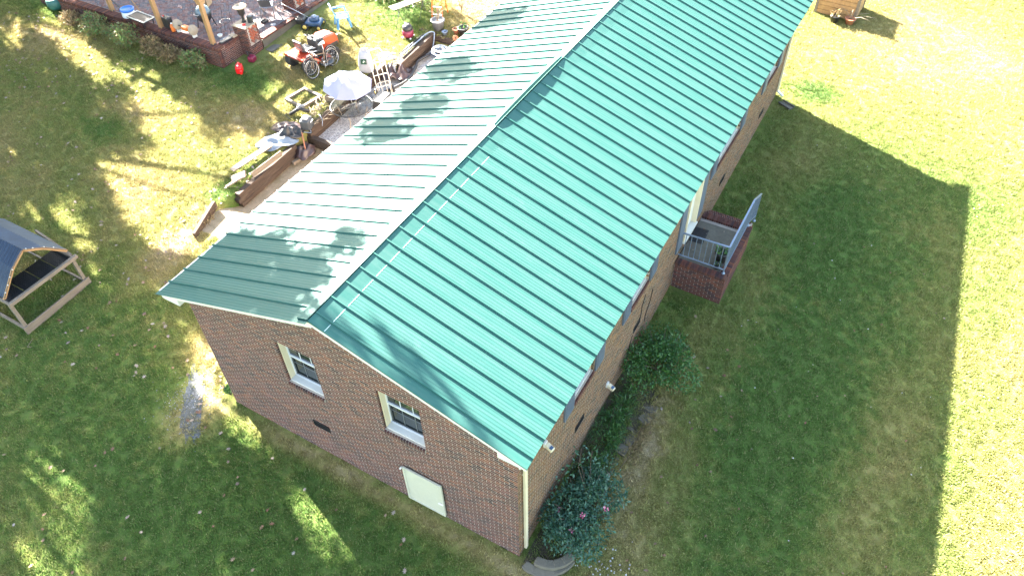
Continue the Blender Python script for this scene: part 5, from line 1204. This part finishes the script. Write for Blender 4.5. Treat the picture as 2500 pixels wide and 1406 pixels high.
def bare(x, y):
    if -8.15 < x < .1 and -.02 < y < 18.6: return 0
    if x < PXR+.45 and y > 10.55: return 0
    if 0 < x < 1.45 and 8.6 < y < 11.9: return 0
    f = 1.
    if math.hypot((x+9.1)/1.0, (y+.35)/.9) < .75: f = .12
    if math.hypot((x+9.0)/.9, (y+.6)/1.3) < 1: f = min(f, .45)
    if x > -13.9 and x < XW+.2 and 2.5 < y < 9.2: f = min(f, .35)
    if x < -9 and y > 16: f = min(f, .7)
    return f
gxs = axis(-31, 12, .5, (XW,)); gys = axis(-7.5, 31, .5, (4.0, 16.15))
gb = B(); gi = {}
def gv(i, j):
    if (i, j) not in gi: gi[(i, j)] = len(gb.v); gb.v.append((gxs[i], gys[j], H(gxs[i], gys[j])))
    return gi[(i, j)]
for i in range(len(gxs)-1):
    for j in range(len(gys)-1):
        x, y = (gxs[i]+gxs[i+1])/2, (gys[j]+gys[j+1])/2
        if region(x, y) != 'l' or bare(x, y) == 0: continue
        d_ = Vector((x, y, H(x, y)))-CAMP; zc = d_.dot(cf); ux_, uy_ = d_.dot(cr)/zc*761, d_.dot(cu)/zc*761
        if abs(ux_) > 560 or abs(uy_) > 335: continue
        gb.f.append((gv(i, j), gv(i+1, j), gv(i+1, j+1), gv(i, j+1))); gb.c.append(None); gb.sm.append(False)
grass = gb.build('grass', M['blade']); tag(grass, kind='stuff')
da = grass.data.attributes.new('dens', 'FLOAT', 'POINT'); da.data.foreach_set('value', [bare(v[0], v[1]) for v in gb.v])
ng = bpy.data.node_groups.new('grass_scatter', 'GeometryNodeTree')
ng.interface.new_socket('Geometry', in_out='INPUT', socket_type='NodeSocketGeometry'); ng.interface.new_socket('Geometry', in_out='OUTPUT', socket_type='NodeSocketGeometry')
gi_ = ng.nodes.new('NodeGroupInput'); go = ng.nodes.new('NodeGroupOutput'); dp_ = ng.nodes.new('GeometryNodeDistributePointsOnFaces'); ip = ng.nodes.new('GeometryNodeInstanceOnPoints')
oi_ = ng.nodes.new('GeometryNodeObjectInfo'); oi_.inputs['Object'].default_value = clump(); rv = ng.nodes.new('FunctionNodeRandomValue'); rv.data_type = 'FLOAT_VECTOR'; rv.inputs[0].default_value = (-.15, -.15, 0); rv.inputs[1].default_value = (.15, .15, 6.283)
rs_ = ng.nodes.new('FunctionNodeRandomValue'); rs_.inputs[2].default_value = .7; rs_.inputs[3].default_value = 1.35
at_ = ng.nodes.new('GeometryNodeInputNamedAttribute'); at_.data_type = 'FLOAT'; at_.inputs[0].default_value = 'dens'; mm = ng.nodes.new('ShaderNodeMath'); mm.operation = 'MULTIPLY'; mm.inputs[1].default_value = 130
lk = ng.links.new
lk(gi_.outputs[0], dp_.inputs['Mesh']); lk(at_.outputs[0], mm.inputs[0]); lk(mm.outputs[0], dp_.inputs['Density']); lk(dp_.outputs['Points'], ip.inputs['Points']); lk(oi_.outputs['Geometry'], ip.inputs['Instance'])
lk(rv.outputs[0], ip.inputs['Rotation']); lk(rs_.outputs[1], ip.inputs['Scale']); lk(ip.outputs[0], go.inputs[0])
gm = grass.modifiers.new('scatter', 'NODES'); gm.node_group = ng
# fallen leaves
OAK = [(0, -.5), (.10, -.25), (.30, -.30), (.16, -.05), (.42, .08), (.14, .14), (.20, .42), (0, .30), (-.2, .42), (-.14, .14), (-.42, .08), (-.16, -.05), (-.30, -.30), (-.10, -.25)]
def litter(b, x, y, s_, z=None):
    a = rng.uniform(0, 6.28); tx, ty_ = rng.uniform(-.35, .35), rng.uniform(-.35, .35); z = H(x, y)+.035 if z is None else z; ca, sa = math.cos(a), math.sin(a)
    vs = [(x+(p*ca-q*sa)*s_, y+(p*sa+q*ca)*s_, z+(p*tx+q*ty_)*s_+abs(p)*s_*.3) for p, q in OAK]; b.add(vs, [tuple(range(14))])
lt = B()
def okg(x, y): return bare(x, y) > 0 and region(x, y) == 'l'
for (x0, x1, y0, y1, n, s0, s1_) in ((-29, -13.3, -3, 10, 420, .08, .14), (-12.8, -1, -5.5, -.2, 60, .09, .15), (-13.5, -8.3, -1, 4, 60, .09, .15), (1.6, 11, -1, 22, 150, .04, .09), (.3, 3.0, -1., 8, 40, .08, .14), (-29, -20, 6, 10.3, 130, .10, .16), (-14, -12.9, 2.6, 9, 140, .06, .13), (-8.9, -8.1, -1, .6, 14, .1, .14)):
    for _ in range(n):
        x, y = rng.uniform(x0, x1), rng.uniform(y0, y1)
        if okg(x, y): litter(lt, x, y, rng.uniform(s0, s1_))
for _ in range(60): x, y = rng.uniform(-12.6, -11.5), rng.uniform(9.5, 16); litter(lt, x, y, .08, H(x, y)+.02)
for _ in range(40): x, y = rng.uniform(-22, -18.4), rng.uniform(11, 15); litter(lt, x, y, .08, PT+.02)
for _ in range(12): x, y = rng.uniform(.1, 1.3), rng.uniform(8.7, 11.2); litter(lt, x, y, .06, PZ+.02)
tag(lt.build('fallen_leaves', M['litter']), kind='stuff')
pt_ = B()
for _ in range(150):
    if _ < 90: x, y = rng.normal(1.75, .42), rng.normal(.45, .45)
    else: x, y = rng.uniform(1.7, 10.5), rng.uniform(0, 21)
    if x < .6: continue
    s_ = rng.uniform(.012, .026); z = H(x, y)+.045; pt_.add([(x-s_, y, z), (x, y-s_, z+.01), (x+s_, y, z), (x, y+s_, z+.012)], [(0, 1, 2, 3)])
tag(pt_.build('fallen_petals', M['petal_white']), kind='stuff')
gs = B()
OCT = [(1, 0, 0), (-1, 0, 0), (0, 1, 0), (0, -1, 0), (0, 0, 1), (0, 0, -1)]; OF = [(0, 2, 4), (2, 1, 4), (1, 3, 4), (3, 0, 4), (2, 0, 5), (1, 2, 5), (3, 1, 5), (0, 3, 5)]
for _ in range(7000):
    x, y = XW+.15+abs(rng.normal(0, 1.2)), rng.uniform(9.35, 16.1)
    if x > -9.5: continue
    s_ = rng.uniform(.012, .028); gs.add([(x+p*s_*rng.uniform(.6, 1.2), y+q*s_*rng.uniform(.6, 1.2), H(x, y)+.006+r*s_*.6) for p, q, r in OCT], OF)
for _ in range(350):
    x, y = rng.normal(-9.0, .36), rng.normal(-.5, .45)
    s_ = rng.uniform(.010, .02); gs.add([(x+p*s_, y+q*s_*rng.uniform(.6, 1.2), H(x, y)+.008+r*s_*.6) for p, q, r in OCT], OF)
tag(gs.build('gravel_stones', M['gravelstone']), kind='stuff')
